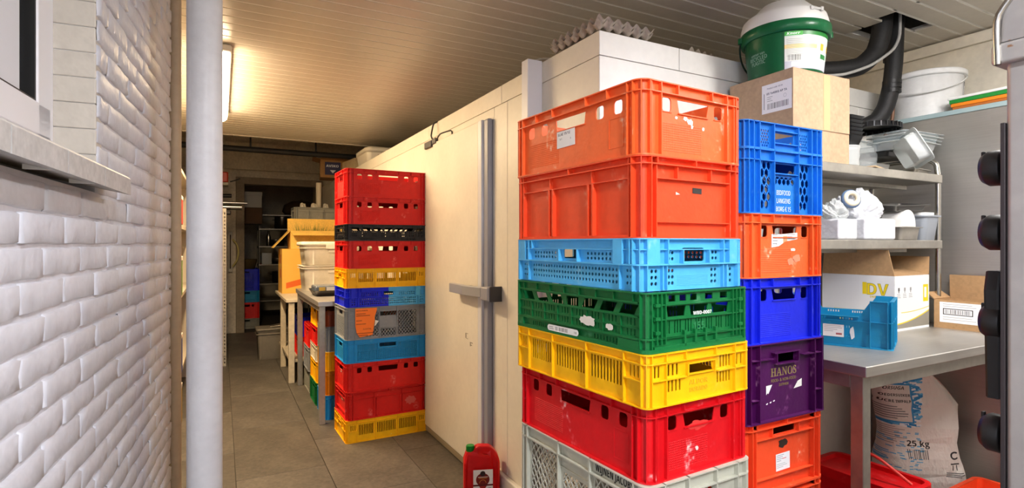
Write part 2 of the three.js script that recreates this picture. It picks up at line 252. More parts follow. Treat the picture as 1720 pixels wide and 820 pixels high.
// ---------------------------------------------------------------- cold room
const panelMat = std({ map: grainMap(0xe2dccd, { grain: 0.015, patch: 0.03 }), roughness: 0.42 });
const panelMatB = std({ map: grainMap(0xe3e0d8, { grain: 0.015, patch: 0.03 }), roughness: 0.42 });
const CX = 1.373, CZ = -1.81, CH = 2.26;
{
  const w = structGroup('wall_cold_room');
  part('core', bx(CX + 0.01, 3.719, 0.0, CH - 0.01, -8.79, CZ - 0.01), flat(0x8d887c, 0.7), w);
  const P = (z0, z1, y0, y1, m = panelMat) => part('panel', rb(CX, CX + 0.04, y0, y1, Math.min(z0, z1) + 0.001, Math.max(z0, z1) - 0.001, 0.003, 1), m, w);
  // left face: lower panels and header strip
  for (const [a, b] of [[CZ, -2.629], [-2.629, -2.79], [-3.9, -5.1], [-5.1, -6.3], [-6.3, -7.5], [-7.5, -8.8]]) P(a, b, 0.06, 2.157);
  P(-2.79, -3.9, 2.1, 2.157);
  for (const [a, b] of [[CZ, -2.7], [-2.7, -3.9], [-3.9, -5.1], [-5.1, -6.3], [-6.3, -7.5], [-7.5, -8.8]]) P(a, b, 2.159, CH);
  part('panel', rb(CX, CX + 0.03, 0.06, 2.1, -3.9, -2.79, 0.002, 1), panelMatB, w);
  // front face
  const F = (x0, x1, y0, y1) => part('panel', rb(x0 + 0.001, x1 - 0.001, y0, y1, CZ - 0.04, CZ, 0.003, 1), panelMatB, w);
  for (const [a, b] of [[CX, 2.3], [2.3, 3.2], [3.2, 3.718]]) F(a, b, 0.06, 2.157);
  for (const [a, b] of [[CX, 1.82], [1.82, 2.75], [2.75, 3.718]]) F(a, b, 2.159, CH);
  part('roof', bx(CX + 0.005, 3.719, CH - 0.02, CH, -8.79, CZ - 0.005), panelMatB, w);
  struct('baseboard_cold_room', [bx(CX - 0.012, CX + 0.02, 0, 0.058, -8.79, -2.74), bx(CX + 0.0, 3.7, 0, 0.058, CZ - 0.02, CZ + 0.012)], std({ map: grainMap(0x6f6250, { grain: 0.1, patch: 0.2 }), roughness: 0.7 }));
  struct('baseboard_kerb', rb(CX - 0.03, CX + 0.0, 0, 0.12, -2.735, CZ + 0.02, 0.008), panelMatB);
  // square duct up the wall
  const du = thing('cover_duct', 'white square duct running up the cold room wall behind the crate stack', 'duct', [1.331, 0, -2.29]);
  part('duct', rb(-0.041, 0.041, 0, 2.265, -0.031, 0.031, 0.004), flat(0xdcdde2, 0.4), du);
  const cb = thing('cable_loop', 'thin grey cable arching out behind the top of the white duct', 'cable');
  part('cable', tube([[1.36, 2.262, -2.36], [1.37, 2.285, -2.34], [1.40, 2.29, -2.29], [1.44, 2.268, -2.22]], 0.006, 8, 16), flat(0xb5b0a6, 0.5), cb);
  // door
  const d = structGroup('door_1');
  part('leaf', rb(1.328, CX - 0.001, 0.045, 2.098, -3.872, -2.915, 0.006), panelMat, d);
  part('edge_strip', rb(1.325, CX - 0.001, 0.045, 2.098, -2.914, -2.862, 0.006), flat(0xd7d8dc, 0.35), d);
  part('gasket', rb(1.338, CX - 0.001, 0.045, 2.098, -2.861, -2.80, 0.012), flat(0x8f929e, 0.4), d);
  part('kick_strip', rb(1.33, CX - 0.001, 0.006, 0.043, -3.872, -2.80, 0.003), std({ color: 0x8d8068, roughness: 0.6 }), d);
  part('hinge_plate', [rb(1.312, 1.34, 2.07, 2.118, -3.83, -3.69, 0.005), rb(1.32, 1.345, 2.085, 2.125, -3.70, -3.62, 0.005)], flat(0x4d4b49, 0.5, 0.4), d);
  part('cable', tube([[1.33, 2.11, -3.68], [1.32, 2.15, -3.7], [1.345, 2.24, -3.72], [1.38, 2.262, -3.72]], 0.006, 8), flat(0x3b3a38, 0.5), d);
  part('cable', tube([[1.33, 2.11, -3.62], [1.315, 2.128, -3.5], [1.36, 2.14, -3.42], [1.372, 2.12, -3.43]], 0.005, 8), flat(0x3b3a38, 0.5), d);
  // handle with latch block
  const hm = flat(0xa9abb3, 0.35, 0.3);
  const hs = poly([[0, 0], [0.25, 0.012], [0.46, -0.004], [0.46, 0.018], [0.24, 0.04], [0, 0.026]]);   // plan view: along door, away from door
  { const g = ext(poly([[-3.21, 1.268], [-2.98, 1.258], [-2.80, 1.29], [-2.80, 1.315], [-2.97, 1.284], [-3.21, 1.294]]), 0.05, 2, 0.003); g.rotateX(PI / 2); // shape (z, x)
    // map: shape x -> world z, shape y -> world x, depth -> y
    const p = g.attributes.position; for (let i = 0; i < p.count; i++) { const a = p.getX(i), y = p.getY(i), b = p.getZ(i); p.setXYZ(i, b, y, a); } g.computeVertexNormals(); g.translate(0, 1.13, 0);
    const h = part('handle', g, hm, d); }
  part('latch_block', rb(1.285, 1.35, 1.062, 1.138, -2.79, -2.70, 0.008), hm, d);
  part('latch_mount', [rb(1.284, 1.33, 1.075, 1.128, -3.02, -2.99, 0.004), rb(1.3, 1.373, 1.058, 1.142, -2.70, -2.692, 0.002)], flat(0x33343a, 0.5), d);
  // worn sticker remains
  const wm = flat(0x8d887a, 0.8);
  part('sticker_remnant', [bx(1.3272, 1.3282, 0.80, 0.83, -3.10, -3.085), bx(1.3272, 1.3282, 0.797, 0.80, -3.09, -3.06), bx(1.3272, 1.3282, 0.828, 0.831, -3.09, -3.06), bx(1.3272, 1.3282, 0.76, 0.785, -3.03, -3.018), bx(1.3272, 1.3282, 0.765, 0.77, -3.02, -3.0), bx(1.3272, 1.3282, 0.78, 0.785, -3.02, -2.99)], wm, d);
}
// ---------------------------------------------------------------- steel partition, ledge, wall conduit
{
  const w = structGroup('wall_steel_panel');
  part('panel', bx(3.36, 3.37, 0, 2.05, CZ + 0.0, -0.9), steel, w);
  part('panel', bx(3.36, 3.37, 0, 2.05, -0.897, 0.3), steel, w);
  part('panel', bx(3.36, 3.37, 0, 2.05, 0.303, 1.9), steel, w);
  part('seam_strip', bx(3.355, 3.361, 1.083, 1.09, CZ, 1.9), steelDull, w);
  part('ledge', rb(3.352, 3.719, 2.05, 2.075, CZ + 0.001, 1.89, 0.003), std({ color: 0x9db2b4, roughness: 0.45 }), w);
  struct('trim_4', rb(3.69, 3.719, 2.49, 2.552, -6.5, 1.89, 0.004), plaster);
  const c = thing('wall_conduit', 'grey plastic cable conduit bent along the upper plaster wall', 'conduit');
  part('tube', tube([[3.705, 2.12, -1.235], [3.705, 2.26, -1.26], [3.705, 2.335, -1.27], [3.705, 2.365, -1.23], [3.705, 2.37, -1.15], [3.705, 2.375, -0.6]], 0.0125, 10, 40), flat(0x6f6e6b, 0.5), c);
  part('clip', bx(3.69, 3.72, 2.36, 2.39, -1.12, -1.10), flat(0x5a5958, 0.5), c); part('clip', bx(3.69, 3.72, 2.22, 2.235, -1.28, -1.235), flat(0x5a5958, 0.5), c);
}
// ---------------------------------------------------------------- fluorescent battens
function batten(x, z0, z1, colr, power, label) {
  const L = z1 - z0, t = thing('fluorescent_batten', label, 'lamp', [x, CEIL, (z0 + z1) / 2]);
  part('housing', rb(-0.065, 0.065, -0.045, -0.001, -L / 2, L / 2, 0.015), flat(0xd9d7d0, 0.5), t);
  const dif = new THREE.CapsuleGeometry(0.055, L - 0.15, 6, 16); dif.rotateX(PI / 2); dif.scale(1, 0.75, 1); dif.translate(0, -0.065, 0);
  part('diffuser', dif, std({ color: 0xffffff, emissive: colr, emissiveIntensity: 17, roughness: 0.5 }), t);
  for (const s of [-1, 1]) part('clip', rb(-0.062, 0.062, -0.07, -0.03, s * L * 0.3 - 0.01, s * L * 0.3 + 0.01, 0.004), flat(0xbdbab2, 0.5), t);
  const l = new THREE.RectAreaLight(colr, power, 0.1, L - 0.12); l.position.set(0, -0.112, 0); l.rotation.x = -PI / 2; l.castShadow = true; t.add(l);
}
batten(...LAMPS[0], 'glowing fluorescent batten fixed lengthways under the corridor slats');
batten(...LAMPS[1], 'fluorescent batten on the ceiling behind the brick wall window side');
batten(...LAMPS[2], 'fluorescent batten on the ceiling over the steel worktop passage');
// ---------------------------------------------------------------- plastic crates
const FACE = { front: 0, right: PI / 2, back: PI, left: -PI / 2 };
const H = {
  rect: (u, v, w, h, r = 0.004) => rrShape(w, h, r, THREE.Path, u, v),
  trap: (u, v, wt, wb, h) => poly([[u - wb / 2, v - h / 2], [u + wb / 2, v - h / 2], [u + wt / 2, v + h / 2], [u - wt / 2, v + h / 2]], THREE.Path),
  slots: (u0, u1, n, v0, v1, w) => Array.from({ length: n }, (_, i) => H.rect(n === 1 ? u0 : u0 + (u1 - u0) * i / (n - 1), (v0 + v1) / 2, w, v1 - v0, 0)),
  grid: (u0, u1, nu, v0, v1, nv, w, h, r = 0) => { const o = []; for (let j = 0; j < nv; j++) for (let i = 0; i < nu; i++) o.push(H.rect(nu > 1 ? u0 + (u1 - u0) * i / (nu - 1) : u0, nv > 1 ? v0 + (v1 - v0) * j / (nv - 1) : v0, w, h, r)); return o; },
  circ: (u0, u1, nu, v0, v1, nv, r) => { const o = []; for (let j = 0; j < nv; j++) for (let i = 0; i < nu; i++) { const cu = nu > 1 ? u0 + (u1 - u0) * i / (nu - 1) : u0, cv = nv > 1 ? v0 + (v1 - v0) * j / (nv - 1) : v0; o.push(poly(Array.from({ length: 8 }, (_, k) => [cu + r * Math.cos(k * PI / 4), cv + r * Math.sin(k * PI / 4)]), THREE.Path)); } return o; },
  // diamonds cut by the frame of the field
  diam: (u0, u1, v0, v1, pu, pv, gap) => {
    const o = [], nu = Math.max(1, Math.round((u1 - u0) / pu)), nv = Math.max(1, Math.round((v1 - v0) / pv)); const du = (u1 - u0) / nu, dv = (v1 - v0) / nv;
    const g = gap / 2 * 1.41;
    for (let j = 0; j <= 2 * nv; j++) for (let i = 0; i <= 2 * nu; i++) {
      if ((i + j) % 2 === 0) continue; const cu = u0 + i * du / 2, cv = v0 + j * dv / 2; const hu = du / 2 - g, hv = dv / 2 - g * dv / du;
      let pts;
      if (i === 0) pts = [[cu, cv - hv], [cu + hu, cv], [cu, cv + hv]]; else if (i === 2 * nu) pts = [[cu - hu, cv], [cu, cv - hv], [cu, cv + hv]];
      else if (j === 0) pts = [[cu - hu, cv], [cu + hu, cv], [cu, cv + hv]]; else if (j === 2 * nv) pts = [[cu - hu, cv], [cu, cv - hv], [cu + hu, cv]];
      else pts = [[cu - hu, cv], [cu, cv - hv], [cu + hu, cv], [cu, cv + hv]];
      o.push(poly(pts, THREE.Path));
    } return o;
  },
  hexa: (u0, v0, nu, nv, w, h, gap) => { const o = []; for (let j = 0; j < nv; j++) for (let i = 0; i < nu; i++) { const cu = u0 + (i + (j % 2 ? 0.5 : 0)) * w, cv = v0 + j * h * 0.72, a = (w - gap) / 2, b = (h - gap) / 2; o.push(poly([[cu - a, cv - b * 0.35], [cu, cv - b], [cu + a, cv - b * 0.35], [cu + a, cv + b * 0.35], [cu, cv + b], [cu - a, cv + b * 0.35]], THREE.Path)); } return o; },
};
const vr = (u, v0, v1, w = 0.003, d) => [u - w / 2, u + w / 2, v0, v1, d];
const hb = (v, u0, u1, t = 0.003, d) => [u0, u1, v - t / 2, v + t / 2, d];
function dotGrid(d, w) {
  const [u0, u1, v0, v1, nu, nv] = d, s = (u1 - u0) / nu * 0.36, pos = [];
  for (let j = 0; j < nv; j++) for (let i = 0; i < nu; i++) { const u = u0 + (u1 - u0) * i / (nu - 1), v = v0 + (v1 - v0) * j / (nv - 1), c = [[u - s, v - s], [u + s, v - s], [u + s, v + s], [u - s, v + s]]; for (let k = 0; k < 4; k++) pos.push(...c[k], w, ...c[(k + 1) % 4], w, u, v, w + 0.0014); }
  const g = new THREE.BufferGeometry(); g.setAttribute('position', new THREE.Float32BufferAttribute(pos, 3)); g.computeVertexNormals(); return [clean(g)];
}
function clipX(g, sgn) {           // the half of a geometry on one side of x = 0
  const p = g.attributes.position, q = g.attributes.uv, out = [], uv = [];
  for (let i = 0; i < p.count; i += 3) {
    let P = [0, 1, 2].map((k) => [p.getX(i + k), p.getY(i + k), p.getZ(i + k), q.getX(i + k), q.getY(i + k)]), R = [];
    for (let k = 0; k < 3; k++) { const a = P[k], b = P[(k + 1) % 3], da = a[0] * sgn, db = b[0] * sgn; if (da >= 0) R.push(a); if ((da > 0 && db < 0) || (da < 0 && db > 0)) { const t = da / (da - db); R.push(a.map((v, m) => v + (b[m] - v) * t)); } }
    for (let k = 1; k + 1 < R.length; k++) for (const w of [R[0], R[k], R[k + 1]]) { out.push(w[0], w[1], w[2]); uv.push(w[3], w[4]); }
  }
  const h = new THREE.BufferGeometry(); h.setAttribute('position', new THREE.Float32BufferAttribute(out, 3)); h.setAttribute('uv', new THREE.Float32BufferAttribute(uv, 2)); h.computeVertexNormals(); return h;
}
function makeCrate(o, mat, name, label, group, mat2) {
  const { L = 0.6, W = 0.4, H: h, r = 0.035, inset = 0.012, t = 0.003 } = o;
  const c = thing(name, label, 'crate', [0, 0, 0], 0, group);
  const put = (nm, gs) => { const g = join(gs); if (mat2) { mesh(nm, clipX(g, -1), mat, c); mesh(nm, clipX(g, 1), mat2, c); } else mesh(nm, g, mat, c); };
  for (const f of ['front', 'back', 'left', 'right']) {
    const long = f === 'front' || f === 'back', len = long ? L : W, dep = (long ? W : L) / 2 - inset, sp = long ? o.long : o.short;
    const bw = len / 2 - r, s = sp.outline ? poly(sp.outline) : poly([[-bw, 0.002], [bw, 0.002], [bw, h], [-bw, h]]);
    for (const x of sp.holes || []) s.holes.push(x);
    const gs = [ext(s, t, 3)]; gs[0].translate(0, 0, dep - t);
    for (const [u0, u1, v0, v1, d] of sp.boxes || []) gs.push(bx(u0, u1, v0, v1, dep - 0.001, dep + (d ?? inset)));
    for (const d of sp.dots || []) gs.push(...dotGrid(d, dep));
    for (const g of gs) g.rotateY(FACE[f]);
    put(long ? 'long_wall' : 'short_wall', gs);
  }
  if (!o.noCorner) for (const [sx, sz] of [[1, 1], [1, -1], [-1, -1], [-1, 1]]) {
    const ro = r - inset, ri = ro - t, cx = L / 2 - r, cz = W / 2 - r, ch = o.cornerH || h; const s = new THREE.Shape(); s.absarc(0, 0, ro, 0, PI / 2); s.absarc(0, 0, ri, PI / 2, 0, true); s.closePath();
    const g = ext(s, ch - 0.002, 5); g.rotateX(-PI / 2); g.translate(0, 0.002, 0);      // lies at +x, -z
    const gs = [g]; for (const a of o.cornerRibs || [0.06, PI / 4, PI / 2 - 0.06]) { const b = bx(ro - 0.002, r - 0.0005, 0.001, ch - 0.001, -0.0013, 0.0013); b.rotateY(a); gs.push(b); }
    for (const q of gs) { if (sx > 0 && sz > 0) q.rotateY(-PI / 2); if (sx < 0 && sz < 0) q.rotateY(PI / 2); if (sx < 0 && sz > 0) q.rotateY(PI); q.translate(sx * cx, 0, sz * cz); }
    put('corner', gs);
  }
  put('rim', (o.rings || []).map(([y0, y1, out = 0]) => ring(L - 2 * out, W - 2 * out, r - out, y0, y1, inset - out + 0.0015)));
  { const g = ext(rrShape(L - 2 * inset - 0.002, W - 2 * inset - 0.002, Math.max(0.006, r - inset)), 0.003, 3); g.rotateX(-PI / 2); g.translate(0, 0.0015, 0); put('base', [g]); }
  c.userData.dims = undefined; delete c.userData.dims; c._d = { L, W, h, inset };
  return c;
}
// something fixed to a crate face: kid gets positioned at (u, v), lifted w from the panel surface
function onFace(c, f, u, v, kid, w = 0.0012, tilt = 0) { const { L, W, inset } = c._d; const g = kid; const dep = ((f === 'front' || f === 'back') ? W : L) / 2 - inset + w; const a = FACE[f]; g.rotation.order = 'YXZ'; g.rotation.y = a; g.rotation.z = tilt; g.position.set(u * Math.cos(a) + dep * Math.sin(a), v, -u * Math.sin(a) + dep * Math.cos(a)); return g; }
function label(c, f, u, v, w, h, tex, nm = 'paper_label', shape = null, lift = 0.0012, tilt = 0, note) { const m = slabPrint(nm, w, h, tex, c, 0.0006, shape); if (note) m.userData.label = note; return onFace(c, f, u, v, m, lift, tilt); }
function lettering(c, f, u, v, str, size, hex, fnt = font, sx = 1, lift = 0.0004) { const m = mesh('lettering', text(str, size, fnt, 0.0006, sx), flat(hex, 0.6), c); return onFace(c, f, u, v, m, lift); }
function torn(w, h, s, n = 14) { const pts = []; for (let i = 0; i < n; i++) { const a = i / n * 2 * PI, k = 0.62 + 0.38 * hash2(i, s, 3); pts.push([Math.cos(a) * w / 2 * k, Math.sin(a) * h / 2 * k]); } return poly(pts); }

// crate kinds (lengths in metres) ---------------------------------
function kindE2(h = 0.192) {
  const top = h - 0.028, hv = h - 0.054;
  return { H: h, r: 0.035, inset: 0.011, rings: [[h - 0.003, h], [top - 0.0015, top + 0.0015], [0, 0.004]],
    long: { holes: [H.rect(-0.205, hv, 0.032, 0.036, 0.009), H.rect(-0.132, hv, 0.032, 0.036, 0.009), H.trap(0, hv, 0.142, 0.132, 0.033), H.rect(0.132, hv, 0.032, 0.036, 0.009), H.rect(0.205, hv, 0.032, 0.036, 0.009)],
      boxes: [vr(-0.247, 0.003, h), vr(0.247, 0.003, h), vr(-0.08, top, h), vr(0.08, top, h), vr(-0.17, top, h), vr(0.17, top, h),
        hb(hv - 0.019, -0.07, 0.07, 0.002, 0.003), hb(0.03, 0.17, 0.225, 0.0015, 0.001), hb(0.108, 0.17, 0.225, 0.0015, 0.001), vr(0.17, 0.03, 0.108, 0.0015, 0.001), vr(0.225, 0.03, 0.108, 0.0015, 0.001)], dots: [[-0.21, -0.06, 0.025, 0.095, 26, 13]] },
    short: { holes: [H.rect(-0.1, hv, 0.032, 0.036, 0.009), H.trap(0, hv, 0.122, 0.106, 0.034), H.rect(0.1, hv, 0.032, 0.036, 0.009)],
      boxes: [vr(-0.128, 0.003, h), vr(0.128, 0.003, h), vr(-0.066, top, h), vr(0.066, top, h), vr(0.16, 0.003, h, 0.003, 0.008), vr(-0.16, 0.003, h, 0.003, 0.008),
        hb(hv - 0.019, -0.058, 0.058, 0.003, 0.004), hb(hv - 0.019, -0.118, -0.083, 0.002, 0.002), hb(hv - 0.019, 0.083, 0.118, 0.002, 0.002)], dots: [[-0.11, 0.03, 0.018, 0.088, 26, 13]] } };
}
function kindBox(h = 0.208, pocket = false) {        // closed box with deep rims
  const a = h - 0.02, b = h - 0.055;
  return { H: h, r: 0.04, inset: 0.018, rings: [[h - 0.003, h], [a - 0.0015, a + 0.0015], [0, 0.0035]], 
    long: { boxes: [hb(b, -0.25, 0.25, 0.003, 0.012), ...[-0.25, 0.25].map((u) => vr(u, 0.003, h, 0.004, 0.014)), ...[-0.105, -0.085, 0.085, 0.105].map((u) => vr(u, 0.003, b, 0.006, 0.013)), ...[-0.1, 0.1].map((u) => vr(u, b, a, 0.004, 0.012)), vr(0, a, h), ...[[-0.1, 0.1]].map(() => hb(0.006, -0.25, 0.25, 0.006, 0.013))] },
    short: { holes: pocket ? [] : [H.rect(0, (a + b) / 2, 0.118, 0.028, 0.003)], boxes: [hb(b, -0.142, 0.142, 0.003, 0.013), vr(-0.142, 0.003, h, 0.003, 0.014), vr(0.142, 0.003, h, 0.003, 0.014), vr(-0.065, b, a, 0.003, 0.013), vr(0.065, b, a, 0.003, 0.013), hb(0.042, -0.142, 0.142, 0.003, 0.012), vr(0, a, h, 0.003), vr(-0.142, a, h), vr(0.142, a, h)] } };
}
function kindHoles(h = 0.134, sq = false) {        // stepped crate with round holes
  const m = h * 0.5, hv = (h + m) / 2 - 0.009;
  return { H: h, r: 0.03, inset: 0.014, rings: [[h - 0.003, h], [m - 0.002, m + 0.002], [h - 0.03, h - 0.0275, 0.003], [0, 0.003, 0.01]],
    long: { holes: [H.rect(0, hv, 0.07, 0.028, 0.006), ...H.circ(-0.19, -0.08, 8, m + 0.013, m + 0.026, 2, 0.0046), ...H.circ(0.08, 0.19, 8, m + 0.013, m + 0.026, 2, 0.0046), ...H.circ(-0.2, 0.2, 29, 0.02, 0.052, 3, 0.0046), ...H.circ(-0.255, -0.241, 2, 0.02, 0.052, 3, 0.0042), ...H.circ(0.241, 0.255, 2, 0.02, 0.052, 3, 0.0042)],
      boxes: [[-0.268, -0.235, m, h, 0.013], [0.2, 0.235, m, h, 0.0135], vr(-0.215, m, h), vr(-0.045, m, h - 0.03), vr(0.045, m, h - 0.03), vr(-0.195, h - 0.03, h), vr(0.262, m, h), vr(-0.22, 0.003, m, 0.003, 0.01), vr(0.22, 0.003, m, 0.003, 0.01)] },
    short: { holes: [H.rect(0.005, hv, 0.085, 0.036, 0.007), ...H.circ(-0.085, -0.072, 2, m + 0.014, m + 0.03, 2, 0.0048), ...H.circ(0.082, 0.095, 2, m + 0.014, m + 0.03, 2, 0.0048), ...H.circ(-0.145, -0.131, 2, 0.018, 0.05, 3, 0.005), ...H.circ(-0.085, -0.072, 2, 0.018, 0.05, 3, 0.005), ...H.circ(0.078, 0.092, 2, 0.018, 0.05, 3, 0.005), ...H.circ(0.14, 0.154, 2, 0.018, 0.05, 3, 0.005)],
      boxes: [[-0.17, -0.13, m, h, 0.0135], [0.135, 0.168, m, h, 0.0135], vr(-0.1, m, h), vr(0.112, m, h), vr(-0.045, m, h - 0.03), vr(0.055, m, h - 0.03), vr(-0.1, 0.003, m, 0.003, 0.01), vr(0.115, 0.003, m, 0.003, 0.01), vr(-0.115, 0.003, m, 0.003, 0.01), vr(0.13, 0.003, m, 0.003, 0.01)], dots: [[-0.055, 0.06, 0.012, 0.036, 30, 7]] } };
}
function kindFold(h = 0.15) { const q = h / 0.15;         // folding crate
  const holesL = [], boxesL = [], holesS = [], boxesS = [];
  for (let i = 0; i < 7; i++) { const u = -0.23 + i * 0.0767, k = i < 3 ? 0.008 : i > 3 ? -0.008 : 0; holesL.push(poly([[u - 0.028 + k, 0.092 * q], [u + 0.028 + k, 0.092 * q], [u + 0.028 - k, 0.118 * q], [u - 0.028 - k, 0.118 * q]], THREE.Path)); }
  for (let i = 0; i < 8; i++) { const u = -0.24 + i * 0.0685; holesL.push(...H.slots(u - 0.013, u + 0.013, 3, 0.066 * q, 0.084 * q, 0.0045), ...H.slots(u - 0.013, u + 0.013, 3, 0.04 * q, 0.056 * q, 0.0045)); boxesL.push(vr(u + 0.034, 0.034, 0.088, 0.0025, 0.004)); }
  holesL.push(...H.slots(-0.2, -0.11, 9, 0.012 * q, 0.024 * q, 0.005), ...H.slots(0.1, 0.2, 9, 0.012 * q, 0.024 * q, 0.005));
  boxesL.push(hb(0.124, -0.27, 0.27, 0.004, 0.007), hb(0.088, -0.27, 0.27, 0.003, 0.006), hb(0.034, -0.27, 0.27, 0.005, 0.0085), hb(0.06, -0.27, 0.27, 0.002, 0.004), [-0.275, -0.25, 0, 0.034, 0.0085], [0.2, 0.275, 0, 0.03, 0.0085]);
  for (let i = 0; i < 8; i++) boxesL.push(vr(-0.25 + i * 0.0715, 0.124, 0.15, 0.003, 0.006));
  for (let i = 0; i < 3; i++) { const u = -0.085 + i * 0.085; holesS.push(poly([[u - 0.03, 0.086 * q], [u + 0.03, 0.086 * q], [u + 0.036, 0.112 * q], [u - 0.036, 0.112 * q]], THREE.Path)); }
  for (let i = 0; i < 7; i++) { const u = -0.12 + i * 0.04; holesS.push(...H.slots(u - 0.01, u + 0.01, 3, 0.044 * q, 0.076 * q, 0.0045)); }
  for (let i = 0; i < 4; i++) boxesS.push(vr(-0.06 + i * 0.04, 0.008, 0.05, 0.007, 0.0085));
  boxesS.push(hb(0.118, -0.17, 0.17, 0.004, 0.007), hb(0.081, -0.17, 0.17, 0.003, 0.007), hb(0.036, -0.17, 0.17, 0.004, 0.008), hb(0.008, -0.17, 0.17, 0.016, 0.0085), ...[-0.16, -0.145, -0.13, 0.13, 0.145, 0.16].map((u) => vr(u, 0.02, 0.15, 0.003, 0.0085)), ...[0.05, 0.085, 0.118].flatMap((v) => [[-0.168, -0.152, v - 0.004, v + 0.004, 0.011], [0.152, 0.168, v - 0.004, v + 0.004, 0.011]]));
  holesS.push(...H.slots(-0.1, -0.02, 3, 0.124 * q, 0.14 * q, 0.025), ...H.slots(0.04, 0.1, 2, 0.124 * q, 0.14 * q, 0.03));
  const k = h / 0.15; const sc = (b) => b.map(([a, c, v0, v1, d]) => [a, c, v0 * k, v1 * k, d]);
  return { H: h, r: 0.024, inset: 0.009, rings: [[h - 0.004, h], [0, 0.01], [h * 0.22, h * 0.25, 0.001]], long: { holes: holesL, boxes: sc(boxesL) }, short: { holes: holesS, boxes: sc(boxesS) } };
}
function kindSlots(h = 0.132) {       // slotted vegetable crate
  const a = h - 0.024, s0 = h * 0.3, s1 = h * 0.76, m = h * 0.5;
  return { H: h, r: 0.022, inset: 0.009, cornerRibs: [0.05, PI / 4, PI / 2 - 0.05], rings: [[h - 0.003, h], [a - 0.0015, a + 0.0015], [0, 0.003]],
    long: { holes: [...H.slots(-0.205, -0.112, 9, s0, s1, 0.0068), ...H.slots(-0.076, 0.05, 11, s0, s1, 0.0072), ...H.slots(0.085, 0.2, 10, s0, s1, 0.0072), ...H.slots(0.235, 0.262, 3, m + 0.006, s1, 0.005), ...H.slots(-0.262, -0.235, 3, m + 0.006, s1, 0.005)],
      boxes: [vr(-0.222, 0.003, h, 0.003), vr(0.218, 0.003, h, 0.003), vr(-0.093, 0.003, h, 0.004), vr(0.067, 0.003, h, 0.004), hb(m, -0.278, -0.222, 0.003), hb(m, 0.218, 0.278, 0.003)] },
    short: { holes: [...H.slots(-0.115, -0.085, 3, m + 0.006, s1, 0.007), ...H.slots(-0.175, -0.15, 3, m + 0.006, s1, 0.006), H.trap(0.0, h * 0.62, 0.085, 0.1, 0.024), ...H.slots(0.082, 0.118, 4, m + 0.006, s1 + 0.004, 0.006), ...H.slots(0.15, 0.168, 2, m + 0.006, s1, 0.006), ...H.slots(-0.115, -0.075, 4, h * 0.24, m - 0.006, 0.006), ...H.slots(0.07, 0.118, 5, h * 0.24, m - 0.006, 0.006)],
      boxes: [vr(-0.13, 0.003, h), vr(0.133, 0.003, h), hb(m, -0.178, -0.058, 0.003), hb(m, 0.062, 0.178, 0.003), hb(h * 0.735, -0.05, 0.05, 0.003), hb(h * 0.52, -0.052, 0.052, 0.003, 0.006), [-0.054, -0.05, m, h * 0.735, 0.009], [0.05, 0.054, m, h * 0.735, 0.009], vr(-0.06, a, h), vr(0.055, a, h)] } };
}
function kindLattice(h = 0.3, fields = 3, pu = 0.022, gap = 0.0035, textBand = false) {
  const a = h - 0.038, holes = [], boxes = [hb(a - 0.035, -0.075, 0.075, 0.003, 0.004)];
  const lo = 0.02, us = [-0.25, -0.075, 0.075, 0.25];
  for (let i = 0; i < 3; i++) holes.push(...H.diam(us[i] + 0.012, us[i + 1] - 0.012, lo, i === 1 ? a - 0.05 : a - 0.012, pu, pu * 1.25, gap));
  for (const u of us) boxes.push(vr(u, 0.003, h, 0.006));
  const hs = [...H.diam(-0.12, -0.06, lo, a - 0.035, pu, pu * 1.25, gap), ...H.diam(-0.045, 0.045, lo, a - 0.06, pu, pu * 1.25, gap), ...H.diam(0.06, 0.12, lo, a - 0.035, pu, pu * 1.25, gap), H.rect(0, a - 0.024, 0.1, 0.028, 0.003)];
  return { H: h, r: 0.03, inset: 0.013, rings: [[h - 0.003, h], [a - 0.002, a + 0.002], [0, 0.004]], long: { holes, boxes }, short: { holes: hs, boxes: [vr(-0.138, 0.003, h, 0.004), vr(0.138, 0.003, h, 0.004), vr(-0.053, 0.003, h, 0.004), vr(0.053, 0.003, h, 0.004)] } };
}
function kindLatticeLow(h = 0.225) {   // grey crate of the far stack
  const a = h - 0.022; const d = (u0, u1, v0, v1) => H.diam(u0, u1, v0, v1, 0.023, 0.03, 0.0036);
  return { H: h, r: 0.03, inset: 0.01, rings: [[h - 0.003, h], [a - 0.0015, a + 0.0015], [0, 0.004]],
    long: { holes: [...d(-0.21, -0.07, 0.018, a - 0.014), ...d(-0.055, 0.055, 0.014, 0.07), H.rect(0, a - 0.03, 0.12, 0.03, 0.003), ...d(0.07, 0.21, 0.018, a - 0.014)], boxes: [vr(-0.235, 0.003, h), vr(0.235, 0.003, h), vr(-0.063, 0.003, h, 0.004), vr(0.063, 0.003, h, 0.004), hb(a - 0.05, -0.06, 0.06, 0.003, 0.004), ...[0.03, 0.06, 0.09, 0.12, 0.15].flatMap((v) => [hb(v, -0.262, -0.238, 0.004, 0.006), hb(v, 0.238, 0.262, 0.004, 0.006)])] },
    short: { holes: [...d(-0.13, 0.13, 0.018, a - 0.05), H.rect(0, a - 0.024, 0.1, 0.026, 0.004)], boxes: [vr(-0.15, 0.003, h), vr(0.15, 0.003, h)] } };
}
